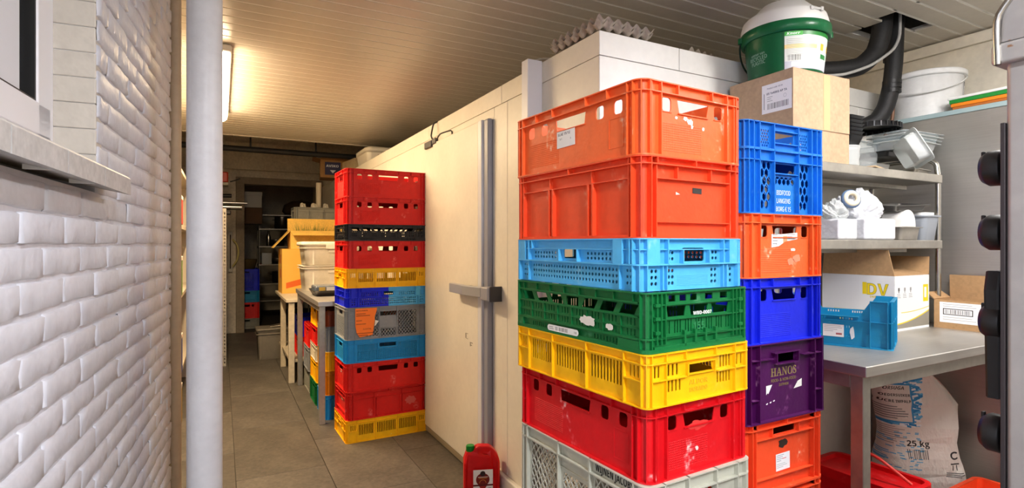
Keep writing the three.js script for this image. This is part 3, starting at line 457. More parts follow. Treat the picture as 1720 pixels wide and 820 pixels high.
function kindMesh(h = 0.161, cell = 0.0105) {     // fine square mesh walls
  const a = h - 0.03; const g = (u0, u1, v0, v1) => H.grid(u0, u1, Math.round((u1 - u0) / cell), v0, v1, Math.max(2, Math.round((v1 - v0) / cell)), cell * 0.62, cell * 0.62);
  return { H: h, r: 0.03, inset: 0.009, rings: [[h - 0.003, h], [a - 0.0015, a + 0.0015, 0.003], [0, 0.004]],
    long: { holes: [...g(-0.21, -0.08, 0.016, a - 0.012), ...g(-0.065, 0.065, 0.016, a - 0.045), H.rect(0, a - 0.018, 0.12, 0.026, 0.004), ...g(0.08, 0.21, 0.016, a - 0.012)], boxes: [vr(-0.235, 0.003, h), vr(0.235, 0.003, h), vr(-0.073, 0.003, h, 0.003, 0.004), vr(0.073, 0.003, h, 0.003, 0.004)] },
    short: { holes: [...g(-0.11, 0.11, 0.016, a - 0.045), H.rect(0, a - 0.02, 0.1, 0.026, 0.004)], boxes: [vr(-0.135, 0.003, h), vr(0.135, 0.003, h), vr(-0.155, 0.003, h, 0.003, 0.006), vr(0.155, 0.003, h, 0.003, 0.006)] } };
}
function kindHex(h = 0.196) {          // hexagon openings
  const a = h - 0.034, low = h < 0.12;
  const col = (u) => low ? H.hexa(u - 0.018, 0.014, 4, 6, 0.0105, 0.0128, 0.0028) : H.hexa(u - 0.0105, 0.03, 2, 6, 0.021, 0.034, 0.0035);
  const mid = low ? [H.trap(0, h * 0.5, 0.098, 0.09, 0.03)] : [H.rect(0, a - 0.02, 0.108, 0.028, 0.002), ...H.hexa(-0.042, a - 0.062, 5, 1, 0.021, 0.026, 0.0035), ...H.hexa(-0.0315, a - 0.05, 4, 1, 0.021, 0.012, 0.0035)];
  const rg = low ? [[h - 0.003, h], [0, 0.004]] : [[h - 0.003, h], [a - 0.0015, a + 0.0015], [0, 0.004]];
  return { H: h, r: 0.024, inset: 0.012, rings: rg,
    long: { holes: [-0.2, -0.1, 0.1, 0.2].flatMap(col).concat(low ? [H.trap(0, h * 0.5, 0.1, 0.09, 0.03)] : [H.rect(0, a - 0.02, 0.11, 0.028, 0.002)]), boxes: [-0.25, -0.15, -0.06, 0.06, 0.15, 0.25].map((u) => vr(u, 0.003, h)) },
    short: { holes: [...col(-0.095), ...mid, ...col(0.095)], boxes: [vr(-0.128, 0.003, h, 0.003), vr(0.128, 0.003, h, 0.003), vr(-0.155, 0.003, h, 0.003), vr(0.155, 0.003, h, 0.003), vr(-0.06, low ? 0.003 : 0.003, h, 0.003), vr(0.06, 0.003, h, 0.003), hb(low ? h * 0.28 : a - 0.038, -0.058, 0.058, 0.003, 0.01), ...(low ? [hb(h * 0.74, -0.058, 0.058, 0.003, 0.01)] : [])] } };
}
function kindDeep(h = 0.24) {          // purple deep crate
  const a = h - 0.045;
  return { H: h, r: 0.026, inset: 0.016, rings: [[h - 0.003, h], [0, 0.004]],
    long: { holes: [H.rect(0, a - 0.012, 0.12, 0.03, 0.003)], boxes: [vr(-0.25, 0.003, h), vr(0.25, 0.003, h), hb(a, -0.27, 0.27, 0.003, 0.014), vr(-0.1, 0.003, h), vr(0.1, 0.003, h)] },
    short: { holes: [H.rect(0.0, a - 0.006, 0.096, 0.03, 0.002)], boxes: [vr(-0.135, 0.003, h), vr(0.135, 0.003, h), hb(a - 0.004, -0.17, -0.072, 0.003, 0.015), hb(a - 0.004, 0.078, 0.17, 0.003, 0.015), hb(a + 0.012, -0.065, 0.065, 0.003, 0.015), hb(a - 0.023, -0.052, 0.052, 0.004, 0.015), vr(-0.053, a - 0.024, a + 0.012, 0.003, 0.015), vr(0.053, a - 0.024, a + 0.012, 0.003, 0.015), hb(h * 0.3, -0.17, -0.136, 0.003, 0.015), hb(h * 0.3, 0.136, 0.17, 0.003, 0.015)] } };
}
// ---------------------------------------------------------------- colours
const M = {
  orange: plastic(0xf5682f, 0.8), orangeRed: plastic(0xf04e26, 0.5), sky: plastic(0x55b6ea, 0.3), green: plastic(0x0f6a34, 0.25), yellow: plastic(0xf6b90b, 0.3), red: plastic(0xd4131c, 0.9),
  paleGrey: plastic(0xb9b9a9, 0.3), blue: plastic(0x1a78d8, 0.2), deepBlue: plastic(0x1526d6, 0.2), purple: plastic(0x470a4a, 0.5), farRed: plastic(0xd41f18, 0.4), blackP: plastic(0x202124, 0.2), grey: plastic(0x8b8f93, 0.3), cyan: plastic(0x1f8fd0, 0.2), teal: plastic(0x1787b4, 0.2), amber: plastic(0xd9820f, 0.3), greyGreen: plastic(0x8d8d82, 0.3), cream: plastic(0xcfc7b2, 0.3), brownRed: plastic(0x8a3b1c, 0.2),
};
const paperTex = canvasTex(256, 160, (x) => { x.fillStyle = '#223'; x.font = 'bold 34px sans-serif'; x.fillText('SLAE 19/12', 16, 48); x.font = '24px sans-serif'; x.fillText('5/1', 40, 88); x.fillText('8', 190, 100); }, '#e9e6e2');
const smallLabel = canvasTex(256, 200, (x) => { lines(x, 14, 16, 150, 4, 22, '#8a8f98', 6); x.fillStyle = '#c33'; x.fillRect(120, 62, 70, 8); lines(x, 14, 120, 200, 3, 20, '#9aa', 5); }, '#eceff2');
const tornTex = canvasTex(256, 96, (x) => { lines(x, 10, 12, 60, 4, 18, '#667', 4); lines(x, 150, 8, 90, 4, 14, '#889', 4); x.fillStyle = '#334'; x.font = '24px serif'; x.fillText('?', 40, 80); x.fillStyle = '#e8a070'; x.fillRect(110, 20, 40, 60); }, '#f0ece6');
// ---------------------------------------------------------------- near stack (corner towards the room, long side along the cold room)
function placeCorner(c, x, y, z, a) { const { L, W } = c._d; c.rotation.y = a + PI / 2; c.position.set(x + W / 2 * Math.cos(a) - L / 2 * Math.sin(a), y, z - W / 2 * Math.sin(a) - L / 2 * Math.cos(a)); return c; }
{
  const g = 'front crate stack beside the cold room corner';
  let c = placeCorner(makeCrate(kindE2(0.19), M.orange, 'meat_crate', 'bright orange meat crate with white paper label, top of the front stack', g), 0.9107, 1.601, -1.0325, 0.056);
  label(c, 'back', -0.02, 0.092, 0.088, 0.052, paperTex, 'paper_label', null, 0.0015, 0.02, 'white handwritten paper label');
  for (const [u, v, w, h, s] of [[-0.03, 0.107, 0.022, 0.014, 1], [-0.012, 0.1, 0.03, 0.02, 2], [-0.005, 0.088, 0.012, 0.014, 3], [0.04, 0.087, 0.012, 0.012, 4], [-0.065, 0.106, 0.011, 0.01, 5]]) label(c, 'left', u, v, w, h, new THREE.Color(0xf3d9cc), 'sticker_residue', torn(w, h, s), 0.0008);
  c = placeCorner(makeCrate(kindBox(0.208, true), M.orangeRed, 'stacking_box', 'orange red closed stacking box with black tape strip under the top orange crate', g), 0.9101, 1.3926, -1.0318, 0.052);
  label(c, 'left', 0.022, 0.128, 0.036, 0.015, new THREE.Color(0x2c2a26), 'tape_strip', null, 0.001, -0.03, 'black tape strip');
  label(c, 'left', -0.052, 0.118, 0.016, 0.008, new THREE.Color(0xf6ddd0), 'sticker_residue', poly([[-0.008, -0.004], [-0.008, 0.004], [0.008, -0.002]]), 0.001);
  c = placeCorner(makeCrate(kindHoles(0.134), M.sky, 'perforated_crate', 'light blue perforated crate with round holes in the front stack', g), 0.905, 1.2586, -1.032, 0.04);
  c = placeCorner(makeCrate(kindFold(0.15), M.green, 'folding_crate', 'dark green folding crate with torn white sticker under the light blue crate', g), 0.904, 1.1085, -1.008, 0.0595);
  label(c, 'back', 0.075, 0.057, 0.085, 0.036, new THREE.Color(0xe2ded2), 'sticker_residue', torn(0.085, 0.036, 8, 22), 0.0055, 0, 'torn white sticker');
  label(c, 'back', 0.165, 0.052, 0.034, 0.02, new THREE.Color(0xe2ded2), 'sticker_residue', torn(0.034, 0.02, 12, 14), 0.0055);
  label(c, 'back', -0.035, 0.017, 0.15, 0.018, canvasTex(256, 32, (x) => { barcode(x, 70, 6, 100, 20); lines(x, 14, 10, 40, 2, 9, '#777', 3); x.fillStyle = '#333'; x.font = '14px sans-serif'; x.fillText('138', 220, 22); }, '#e9e9e4'), 'barcode_label', rrShape(0.15, 0.018, 0.009), 0.0095, 0, 'white barcode strip');
  lettering(c, 'left', 0.0, 0.047, '155', 0.02, 0x1f7a44); lettering(c, 'left', 0.005, 0.087, 'WBD-0007', 0.009, 0xdfe6dd, font, 1.2, 0.0075);
  c = placeCorner(makeCrate(kindSlots(0.132), M.yellow, 'slotted_crate', 'yellow slotted vegetable crate under the green folding crate', g), 0.9008, 0.976, -1.0024, 0.0554);
  lettering(c, 'left', -0.005, 0.04, 'ALDOR', 0.013, 0xe0a60c, font, 1.2); lettering(c, 'left', -0.005, 0.022, 'DORADO', 0.011, 0xe0a60c, font, 1.1);
  c = placeCorner(makeCrate(kindE2(0.192), M.red, 'meat_crate', 'scuffed crimson meat crate between yellow slotted crate and pale lattice crate', g), 0.9132, 0.784, -1.0161, 0.048);
  label(c, 'left', 0.0, 0.118, 0.09, 0.03, new THREE.Color(0xd6332f), 'scuff_patch', torn(0.09, 0.03, 21, 26), 0.0005); label(c, 'left', -0.01, 0.058, 0.014, 0.016, new THREE.Color(0xf0d2cc), 'sticker_residue', torn(0.014, 0.016, 9, 7), 0.001);
  c = placeCorner(makeCrate(kindLattice(0.3, 4, 0.026, 0.0035), M.paleGrey, 'lattice_crate', 'pale grey lattice crate with black lettering below the crimson crate', g), 0.9051, 0.484, -1.005, 0.0407);
  lettering(c, 'back', 0.164, 0.271, 'WIJNEN JACOBS', 0.021, 0x1d1d1b, font, 0.68);
  c = placeCorner(makeCrate(kindE2(0.192), M.red, 'meat_crate', 'crimson meat crate directly beneath the pale grey lattice crate', g), 0.9051, 0.292, -1.008, 0.045);
  c = placeCorner(makeCrate(kindLattice(0.292, 4, 0.03, 0.004), M.grey, 'lattice_crate', 'mid grey lattice crate on the floor at the bottom of the front stack', g), 0.9051, 0.0, -1.008, 0.045);
}
// ---------------------------------------------------------------- second stack, beside the worktop
{
  const g = 'second crate stack between the front stack and the steel worktop'; const X = 1.392, Z = -1.118;
  let c = placeCorner(makeCrate(kindHex(0.085), M.blue, 'lattice_crate', 'shallow blue crate with small hexagon mesh, top of the second stack', g), X - 0.003, 1.672, Z, 0.0);
  c = placeCorner(makeCrate(kindHex(0.2), M.blue, 'lattice_crate', 'deep blue hexagon crate with white lettering and price', g), X - 0.002, 1.472, Z, 0.0);
  lettering(c, 'left', -0.003, 0.062, 'BIDFOOD', 0.015, 0xe6f2fb, fontR, 0.78); lettering(c, 'left', -0.003, 0.036, 'LANGENS', 0.015, 0xe6f2fb, fontR, 0.78); lettering(c, 'left', -0.003, 0.010, 'BORG € 15', 0.015, 0xe6f2fb, fontR, 0.74);
  c = placeCorner(makeCrate(kindE2(0.2), M.orange, 'meat_crate', 'orange meat crate with torn paper label in the second stack', g), X, 1.272, Z, 0.0);
  label(c, 'left', 0.0, 0.117, 0.13, 0.05, tornTex, 'paper_label', poly([[-0.065, -0.022], [-0.065, 0.02], [-0.02, 0.02], [0.062, 0.026], [0.062, 0.005], [0.0, -0.004], [-0.03, -0.018]]), 0.001, 0, 'torn white paper label');
  for (const [u, v, w, h, s] of [[0.04, 0.088, 0.03, 0.012, 1], [0.06, 0.06, 0.05, 0.03, 2], [0.03, 0.05, 0.04, 0.03, 3]]) label(c, 'left', u, v, w, h, new THREE.Color(s === 1 ? 0xf7e8df : 0xf5936f), 'sticker_residue', torn(w, h, s + 30, 18), 0.0006);
  c = placeCorner(makeCrate(kindE2(0.204), M.deepBlue, 'meat_crate', 'royal blue meat crate above the purple crate', g), X, 1.068, Z - 0.002, 0.0);
  c = placeCorner(makeCrate(kindDeep(0.244), M.purple, 'deep_crate', 'deep purple crate with gold lettering and white sticker scraps', g), X, 0.824, Z + 0.004, 0.0);
  lettering(c, 'left', -0.004, 0.135, 'HANOS', 0.026, 0x8d7a4c, fontS, 0.95); lettering(c, 'left', -0.004, 0.117, 'FOOD- & NON-FOOD', 0.0095, 0x8d7a4c, fontR, 1.0); lettering(c, 'left', -0.004, 0.102, 'ZUTPHEN', 0.008, 0x8d7a4c, fontR, 1.0);
  label(c, 'left', -0.075, 0.095, 0.032, 0.03, new THREE.Color(0xeeeae6), 'sticker_residue', poly([[-0.014, 0.014], [0.014, 0.015], [0.004, 0.0], [-0.004, -0.012], [-0.008, -0.008], [-0.014, -0.014]]), 0.001); label(c, 'left', 0.066, 0.1, 0.04, 0.028, new THREE.Color(0xeeeae6), 'sticker_residue', poly([[-0.02, -0.014], [0.02, -0.01], [0.02, 0.014], [0.0, 0.008]]), 0.001);
  for (const [u, v] of [[-0.085, 0.052], [-0.068, 0.055], [-0.052, 0.058]]) label(c, 'left', u, v, 0.012, 0.005, new THREE.Color(0xe8e0e6), 'sticker_residue', torn(0.012, 0.005, 7, 7), 0.001, 0.3);
  c = placeCorner(makeCrate(kindBox(0.222), M.orangeRed, 'stacking_box', 'orange red stacking box with small white label below the purple crate', g), X, 0.602, Z, 0.0);
  label(c, 'left', 0.0, 0.078, 0.068, 0.054, smallLabel, 'paper_label', null, 0.001, 0.02, 'small white printed label'); label(c, 'left', 0.0, 0.137, 0.042, 0.03, new THREE.Color(0x2b1d14), 'tape_strip', torn(0.048, 0.034, 5, 12), 0.001);
  c = placeCorner(makeCrate(kindBox(0.222), M.orangeRed, 'stacking_box', 'orange red stacking box without any label, lower in the second stack', g), X, 0.38, Z, 0.0);
  c = placeCorner(makeCrate(kindE2(0.19), M.farRed, 'meat_crate', 'red meat crate under the unlabelled orange red stacking box', g), X, 0.19, Z, 0.0);
  c = placeCorner(makeCrate(kindE2(0.19), M.deepBlue, 'meat_crate', 'royal blue meat crate on the floor under the second stack', g), X, 0.0, Z, 0.0);
}
// ---------------------------------------------------------------- far stack beyond the cold room door
{
  const g = 'crate stack beyond the cold room door', x0 = 0.752, z0 = -3.842; let y = 0;
  const add = (k, m, nm, lb, j = 0, m2) => { const c = makeCrate(k, m, nm, lb, g, m2); c.rotation.y = 0.02 + j; c.position.set(x0 + 0.3 - 0.004 + j * 0.1, y, z0 - 0.2); y += k.H; return c; };
  add(kindSlots(0.155), M.yellow, 'slotted_crate', 'yellow slotted crate on the floor at the bottom of the corridor stack');
  let c = add(kindBox(0.195), M.farRed, 'stacking_box', 'red closed stacking box on the bottom yellow crate of the corridor stack', 0.01);
  label(c, 'front', 0.165, 0.085, 0.1, 0.07, new THREE.Color(0xd85a50), 'scuff_patch', torn(0.1, 0.07, 40, 24), 0.0006); label(c, 'left', 0, 0.11, 0.05, 0.012, new THREE.Color(0xf0d8b8), 'paper_label');
  c = add(kindE2(0.2), M.farRed, 'meat_crate', 'red meat crate under the sky blue mesh crate of the corridor stack'); label(c, 'left', 0.01, 0.12, 0.035, 0.035, new THREE.Color(0xf2e6d8), 'paper_label', torn(0.035, 0.035, 3, 8), 0.001);
  add(kindMesh(0.161), M.cyan, 'mesh_crate', 'sky blue fine mesh crate under the grey lattice crate', -0.01);
  c = add(kindLatticeLow(0.225), M.grey, 'lattice_crate', 'grey lattice crate with hanging orange paper form');
  const form = canvasTex(256, 340, (x) => { x.fillStyle = '#7a2c00'; x.font = 'bold 22px sans-serif'; x.fillText('RETOURBON', 14, 34); lines(x, 14, 60, 170, 2, 22, '#8a3a08', 8); lines(x, 14, 140, 120, 2, 40, '#a04a10', 9); x.font = 'bold 26px sans-serif'; x.fillText('AANTAL', 90, 255); lines(x, 12, 290, 230, 2, 24, '#9a4410', 9); }, '#ff7d1e');
  label(c, 'front', -0.16, 0.118, 0.155, 0.2, form, 'paper_form', poly([[-0.075, 0.1], [0.077, 0.1], [0.072, 0.075], [0.06, 0.04], [0.06, 0.01], [0.05, -0.06], [0.045, -0.088], [-0.045, -0.1], [-0.066, -0.07], [-0.075, -0.02]]), 0.0125, 0, 'orange printed paper form');
  label(c, 'front', -0.085, 0.112, 0.03, 0.05, new THREE.Color(0xece6da), 'paper_scrap', poly([[-0.012, 0.02], [0.015, 0.012], [-0.005, -0.012], [-0.015, -0.025]]), 0.0115);
  add(kindHoles(0.135), M.deepBlue, 'perforated_crate', 'two tone crate, royal blue one half and light blue the other', 0.012, M.sky);
  add(kindSlots(0.135), M.yellow, 'slotted_crate', 'yellow slotted crate above the two tone blue crate', -0.004);
  add(kindE2(0.193), M.farRed, 'meat_crate', 'red meat crate between the black crate and yellow slotted crate');
  add(kindFold(0.117), M.blackP, 'folding_crate', 'low black crate between red meat crates in the corridor stack', 0.004);
  add(kindE2(0.191), M.farRed, 'meat_crate', 'red meat crate standing on the low black crate');
  add(kindE2(0.195), M.farRed, 'meat_crate', 'topmost red meat crate of the corridor stack', 0.006);
}
// ---------------------------------------------------------------- lofted shells and cartons
function loft(secs, { cap0 = true, cap1 = false, n = 5, wob = 0, s = 1 } = {}) {      // sections [w, d, r, y, ox, oz]
  const rows = secs.map(([w, d, r, y, ox = 0, oz = 0]) => { const pts = []; r = Math.min(r, w / 2.01, d / 2.01); for (let q = 0; q < 4; q++) for (let i = 0; i <= n; i++) { const a = q * PI / 2 + i / n * PI / 2, cx = (q === 0 || q === 3 ? 1 : -1) * (w / 2 - r), cz = (q < 2 ? 1 : -1) * (d / 2 - r); pts.push([cx + r * Math.cos(a) + ox, y, cz + r * Math.sin(a) + oz]); } return pts; });
  const P = rows[0].length, pos = [], idx = [];
  rows.forEach((row, j) => row.forEach((p, i) => { const k = wob ? (hash2(i, j, s) - 0.5) * wob : 0; pos.push(p[0] * (1 + k), p[1], p[2] * (1 + k)); }));
  for (let j = 0; j + 1 < rows.length; j++) for (let i = 0; i < P; i++) { const a = j * P + i, b = j * P + (i + 1) % P, c = a + P, d = b + P; idx.push(a, c, b, b, c, d); }
  const capAt = (j, up) => { const [,,, y, ox = 0, oz = 0] = secs[j]; const k = pos.length / 3; pos.push(ox, y, oz); for (let i = 0; i < P; i++) { const a = j * P + i, b = j * P + (i + 1) % P; up ? idx.push(k, b, a) : idx.push(k, a, b); } };
  if (cap0) capAt(0, false); if (cap1) capAt(secs.length - 1, true);
  const g = new THREE.BufferGeometry(); g.setAttribute('position', new THREE.Float32BufferAttribute(pos, 3)); g.setIndex(idx); g.computeVertexNormals(); return clean(g);
}
function carton(name, lb, w, h, d, mat, flaps, pos, turn = 0, inner = mat) {
  const t = 0.004, c = thing(name, lb, 'box', pos, turn);
  part('base', bx(-w / 2, w / 2, 0, t, -d / 2, d / 2), mat, c);
  for (const s of [-1, 1]) { part('side', bx(s * w / 2 - (s > 0 ? t : 0), s * w / 2 + (s > 0 ? 0 : t), t, h, -d / 2, d / 2), mat, c); part('side', bx(-w / 2 + t, w / 2 - t, t, h, s * d / 2 - (s > 0 ? t : 0), s * d / 2 + (s > 0 ? 0 : t)), mat, c); }
  if (!flaps) { part('top_flap', rb(-w / 2, w / 2, h, h + t, -d / 2, -0.001, 0.001, 1), mat, c); part('top_flap', rb(-w / 2, w / 2, h, h + t, 0.001, d / 2, 0.001, 1), mat, c); }
  else for (const [side, len, ang, cut = 0] of flaps) {           // ang: 0 straight up, + folds outward
    const ww = side === 'front' || side === 'back' ? w : d; const sh = poly([[-ww / 2, 0], [ww / 2, 0], [ww / 2 - cut, len], [-ww / 2 + cut, len]]); const g = ext(sh, t, 2); g.translate(0, 0, -t); g.rotateX(ang); g.translate(0, h, (side === 'front' || side === 'back' ? d : w) / 2); g.rotateY(FACE[side]); part('flap', g, inner, c);
  }
  c._d = { L: w, W: d, h, inset: 0 }; return c;
}
function eggTray(lb, nx, nz, pos, turn, tilt = 0) {
  const c = thing('egg_tray', lb, 'egg tray', pos, turn); const p = 0.052, k = 6, pts = [], idx = [], NX = nx * k, NZ = nz * k;
  for (let j = 0; j <= NZ; j++) for (let i = 0; i <= NX; i++) { const a = Math.cos(i / k * 2 * PI), b = Math.cos(j / k * 2 * PI); let y = 0.02 + 0.0095 * (a + b); pts.push((i / NX - 0.5) * nx * p, Math.max(0.0005, y), (j / NZ - 0.5) * nz * p); }
  for (let j = 0; j < NZ; j++) for (let i = 0; i < NX; i++) { const a = j * (NX + 1) + i, b = a + 1, q = a + NX + 1, r = q + 1; idx.push(a, q, b, b, q, r); }
  const g = new THREE.BufferGeometry(); g.setAttribute('position', new THREE.Float32BufferAttribute(pts, 3)); g.setIndex(idx); g.computeVertexNormals();
  part('cups', g, std({ map: grainMap(0xb0a492, { grain: 0.1, patch: 0.1 }), roughness: 0.95, side: THREE.DoubleSide }), c); c.rotation.order = 'YXZ'; c.rotation.x = tilt; return c;
}
function bail(r, h, rad, mat, c, sag, name = 'handle') { const pts = []; for (let i = 0; i <= 16; i++) { const a = i / 16 * PI; pts.push([Math.cos(a) * r, h - Math.sin(a) * sag, Math.sin(a) * r * 1.03]); } return part(name, tube(pts, rad, 8, 32), mat, c); }

// ---------------------------------------------------------------- steel worktop and overshelf
{
  const t = thing('steel_worktop', 'stainless steel worktop table standing against the cold room front', 'table', [0, 0, 0]);
  part('table_top', rb(1.93, 3.352, 0.922, 0.96, CZ + 0.006, -1.064, 0.004), steel, t);
  part('apron', rb(1.996, 3.289, 0.872, 0.921, -1.102, -1.087, 0.002), steelDull, t); part('apron', rb(1.952, 1.967, 0.872, 0.921, -1.739, -1.131, 0.002), steelDull, t);
  for (const [x, z] of [[1.95, -1.13], [3.29, -1.13], [1.95, -1.785], [3.29, -1.785]]) { part('leg', rb(x, x + 0.045, 0.01, 0.922, z, z + 0.045, 0.004), steelDull, t); part('foot', cyl(x + 0.0225, 0, 0.012, z + 0.0225, 0.018), black, t); }
  const o = thing('steel_overshelf', 'two tier stainless overshelf on tube legs above the worktop', 'shelf', [0, 0.96, 0]);
  for (const y of [0.395, 0.73]) { part('shelf_board', rb(2.0, 3.262, y, y + 0.042, -1.782, -1.425, 0.004), steelDull, o); part('shelf_underside', bx(2.01, 3.25, y - 0.02, y, -1.60, -1.585), steelDull, o); }
  for (const [x, z] of [[3.25, -1.44], [3.25, -1.765], [2.04, -1.46], [2.04, -1.765]]) part('leg', cyl(x, 0, 0.775, z, 0.0125, 0.0125, 16), chrome, o);
  part('end_hoop', tube([[3.25, 0.765, -1.44], [3.25, 0.83, -1.45], [3.25, 0.855, -1.49], [3.25, 0.86, -1.6], [3.25, 0.855, -1.715], [3.25, 0.83, -1.755], [3.25, 0.765, -1.765]], 0.0125, 12, 40), chrome, o);
}
// ---------------------------------------------------------------- things on the overshelf, top tier
const SH = 1.732, SL = 1.397;
const brown = card(0xb79a7b), brownLight = card(0xc4a884);
{
  const lower = carton('cardboard_box', 'plain brown carton under the carton with the white barcode label', 0.38, 0.135, 0.32, brown, null, [2.305, SH, -1.612], -0.01);
  const upper = carton('cardboard_box', 'brown carton with white barcode label carrying the green bucket', 0.385, 0.243, 0.325, brown, null, [2.3, SH + 0.139, -1.612], -0.02);
  const tex = canvasTex(256, 200, (x) => { x.fillStyle = '#445'; x.font = '15px sans-serif'; x.fillText('Product code 10134', 46, 34); x.font = 'bold 22px sans-serif'; x.fillText('US 1x40KG AP TA', 40, 72); lines(x, 46, 88, 60, 3, 14, '#888', 3); x.beginPath(); x.arc(200, 102, 12, 0, 7); x.strokeStyle = '#445'; x.stroke(); barcode(x, 50, 135, 180, 40); x.fillRect(18, 60, 4, 110); }, '#f1eff0');
  label(upper, 'left', 0.085, 0.14, 0.145, 0.125, tex, 'barcode_label', null, 0.001, 0, 'white barcode label');
  label(upper, 'front', 0.03, 0.1225, 0.045, 0.24, new THREE.Color(0xcaa87c), 'packing_tape', null, 0.0006);
  // green bucket with label
  const B = thing('plastic_bucket', 'dark green catering bucket with printed label and black rim', 'bucket', [2.257, SH + 0.139 + 0.247, -1.6], -0.45);
  const gm = plastic(0x0d5a32, 0.1, 0.3);
  part('body', new THREE.LatheGeometry([[0.001, 0], [0.145, 0], [0.152, 0.006], [0.172, 0.205], [0.168, 0.205], [0.148, 0.008], [0.001, 0.006]].map((p) => new THREE.Vector2(...p)), 56), gm, B);
  part('rim', lathe([[0.17, 0.168], [0.182, 0.168], [0.186, 0.19], [0.186, 0.213], [0.17, 0.213]], 56), gm, B);
  bail(0.188, 0.195, 0.0042, flat(0x13301f, 0.4), B, 0.15).rotation.y = 2.9; for (const s of [1, -1]) part('handle_lug', cyl(0, -0.012, 0.012, 0, 0.013), gm, B).position.set(0.971 * s * 0.187, 0.192, 0.238 * s * 0.187);
  const lt = canvasTex(512, 400, (x) => {
    x.fillStyle = '#c2cfc3'; x.fillRect(0, 0, 512, 400); x.fillStyle = '#1c7a2e'; x.fillRect(0, 0, 512, 40); x.fillStyle = '#3fae3a'; x.fillRect(0, 0, 150, 44); x.fillStyle = '#fff'; x.font = 'italic bold 36px serif'; x.fillText('Knorr', 14, 34);
    x.fillStyle = '#d8d9d2'; x.fillRect(0, 56, 330, 344); lines(x, 16, 80, 300, 5, 18, '#9aa08f', 5); x.fillStyle = '#e8d089'; x.fillRect(0, 140, 300, 40); lines(x, 16, 150, 280, 8, 16, '#a9a99b', 4); barcode(x, 30, 250, 110, 60); x.fillStyle = '#b9bcc6'; x.fillRect(0, 318, 512, 82); x.fillStyle = '#f6f6f4'; x.fillRect(60, 326, 230, 44); x.fillStyle = '#e8b33a'; x.fillRect(350, 120, 162, 70); x.fillStyle = '#eef3ee'; x.fillRect(400, 40, 70, 300); lines(x, 408, 60, 56, 14, 14, '#8a968a', 4); x.fillStyle = '#237a3c'; x.fillRect(360, 230, 100, 50);
  });
  const lg = new THREE.CylinderGeometry(0.1705, 0.1545, 0.155, 32, 1, true, -0.56, 1.45); lg.translate(0, 0.0865, 0); const lm = mesh('print_label', lg, std({ map: lt, roughness: 0.4, side: THREE.DoubleSide }), B); lm.userData.label = 'printed ingredients label'; lm.rotation.y = 0.05;
  { const tg = []; const put = (str, sz, y) => { const g = text(str, sz, fontR, 0.0006); const p = g.attributes.position; for (let i = 0; i < p.count; i++) { const a = -1.25 + p.getX(i) / 0.166, r = 0.1595 + (y + p.getY(i) - 0.085) * 0.1 + p.getZ(i); p.setXYZ(i, Math.sin(a) * r, y + p.getY(i), Math.cos(a) * r); } g.computeVertexNormals(); tg.push(g); }; put('emmer van', 0.011, 0.095); put('RECYCLED', 0.016, 0.075); put('PLASTIC', 0.016, 0.055); part('lettering', tg, flat(0x8fb09a, 0.5), B); }
  const D = thing('plastic_bowl', 'white plastic bowl turned upside down on the green bucket', 'bowl', [2.25, SH + 0.139 + 0.247 + 0.213, -1.6]);
  part('bowl', lathe([[0.178, 0], [0.18, 0.02], [0.172, 0.05], [0.16, 0.062], [0.13, 0.082], [0.095, 0.118], [0.07, 0.128], [0.001, 0.13]], 48), std({ color: 0xd6d5d1, roughness: 0.45, side: THREE.DoubleSide }), D);
  part('grip', [rb(0.0, 0.05, 0.04, 0.05, 0.171, 0.177, 0.002), rb(-0.006, 0.008, 0.036, 0.054, 0.171, 0.178, 0.002), rb(0.042, 0.056, 0.036, 0.054, 0.171, 0.178, 0.002)], flat(0xb9b8b3, 0.5), D).rotation.y = -0.3;
}
const clear = new THREE.MeshPhysicalMaterial({ color: 0xe6ecee, roughness: 0.12, transmission: 0.75, thickness: 0, ior: 1.45, side: THREE.DoubleSide });
const frosted = new THREE.MeshPhysicalMaterial({ color: 0xdfe3e2, roughness: 0.4, transmission: 0.5, thickness: 0, side: THREE.DoubleSide });
function tray(name, lb, w, d, h, mat, pos, rot = [0, 0, 0], lip = 0.012, cat = 'tray') { const c = thing(name, lb, cat, pos); c.rotation.set(...rot); part('pan', loft([[w * 0.84, d * 0.84, 0.015, 0.001], [w * 0.88, d * 0.88, 0.02, 0.004], [w * 0.97, d * 0.97, 0.02, h]]), mat, c); part('rim', [ring(w + lip * 2, d + lip * 2, 0.025, h - 0.0015, h + 0.0015, lip + w * 0.02)], mat, c); return c; }
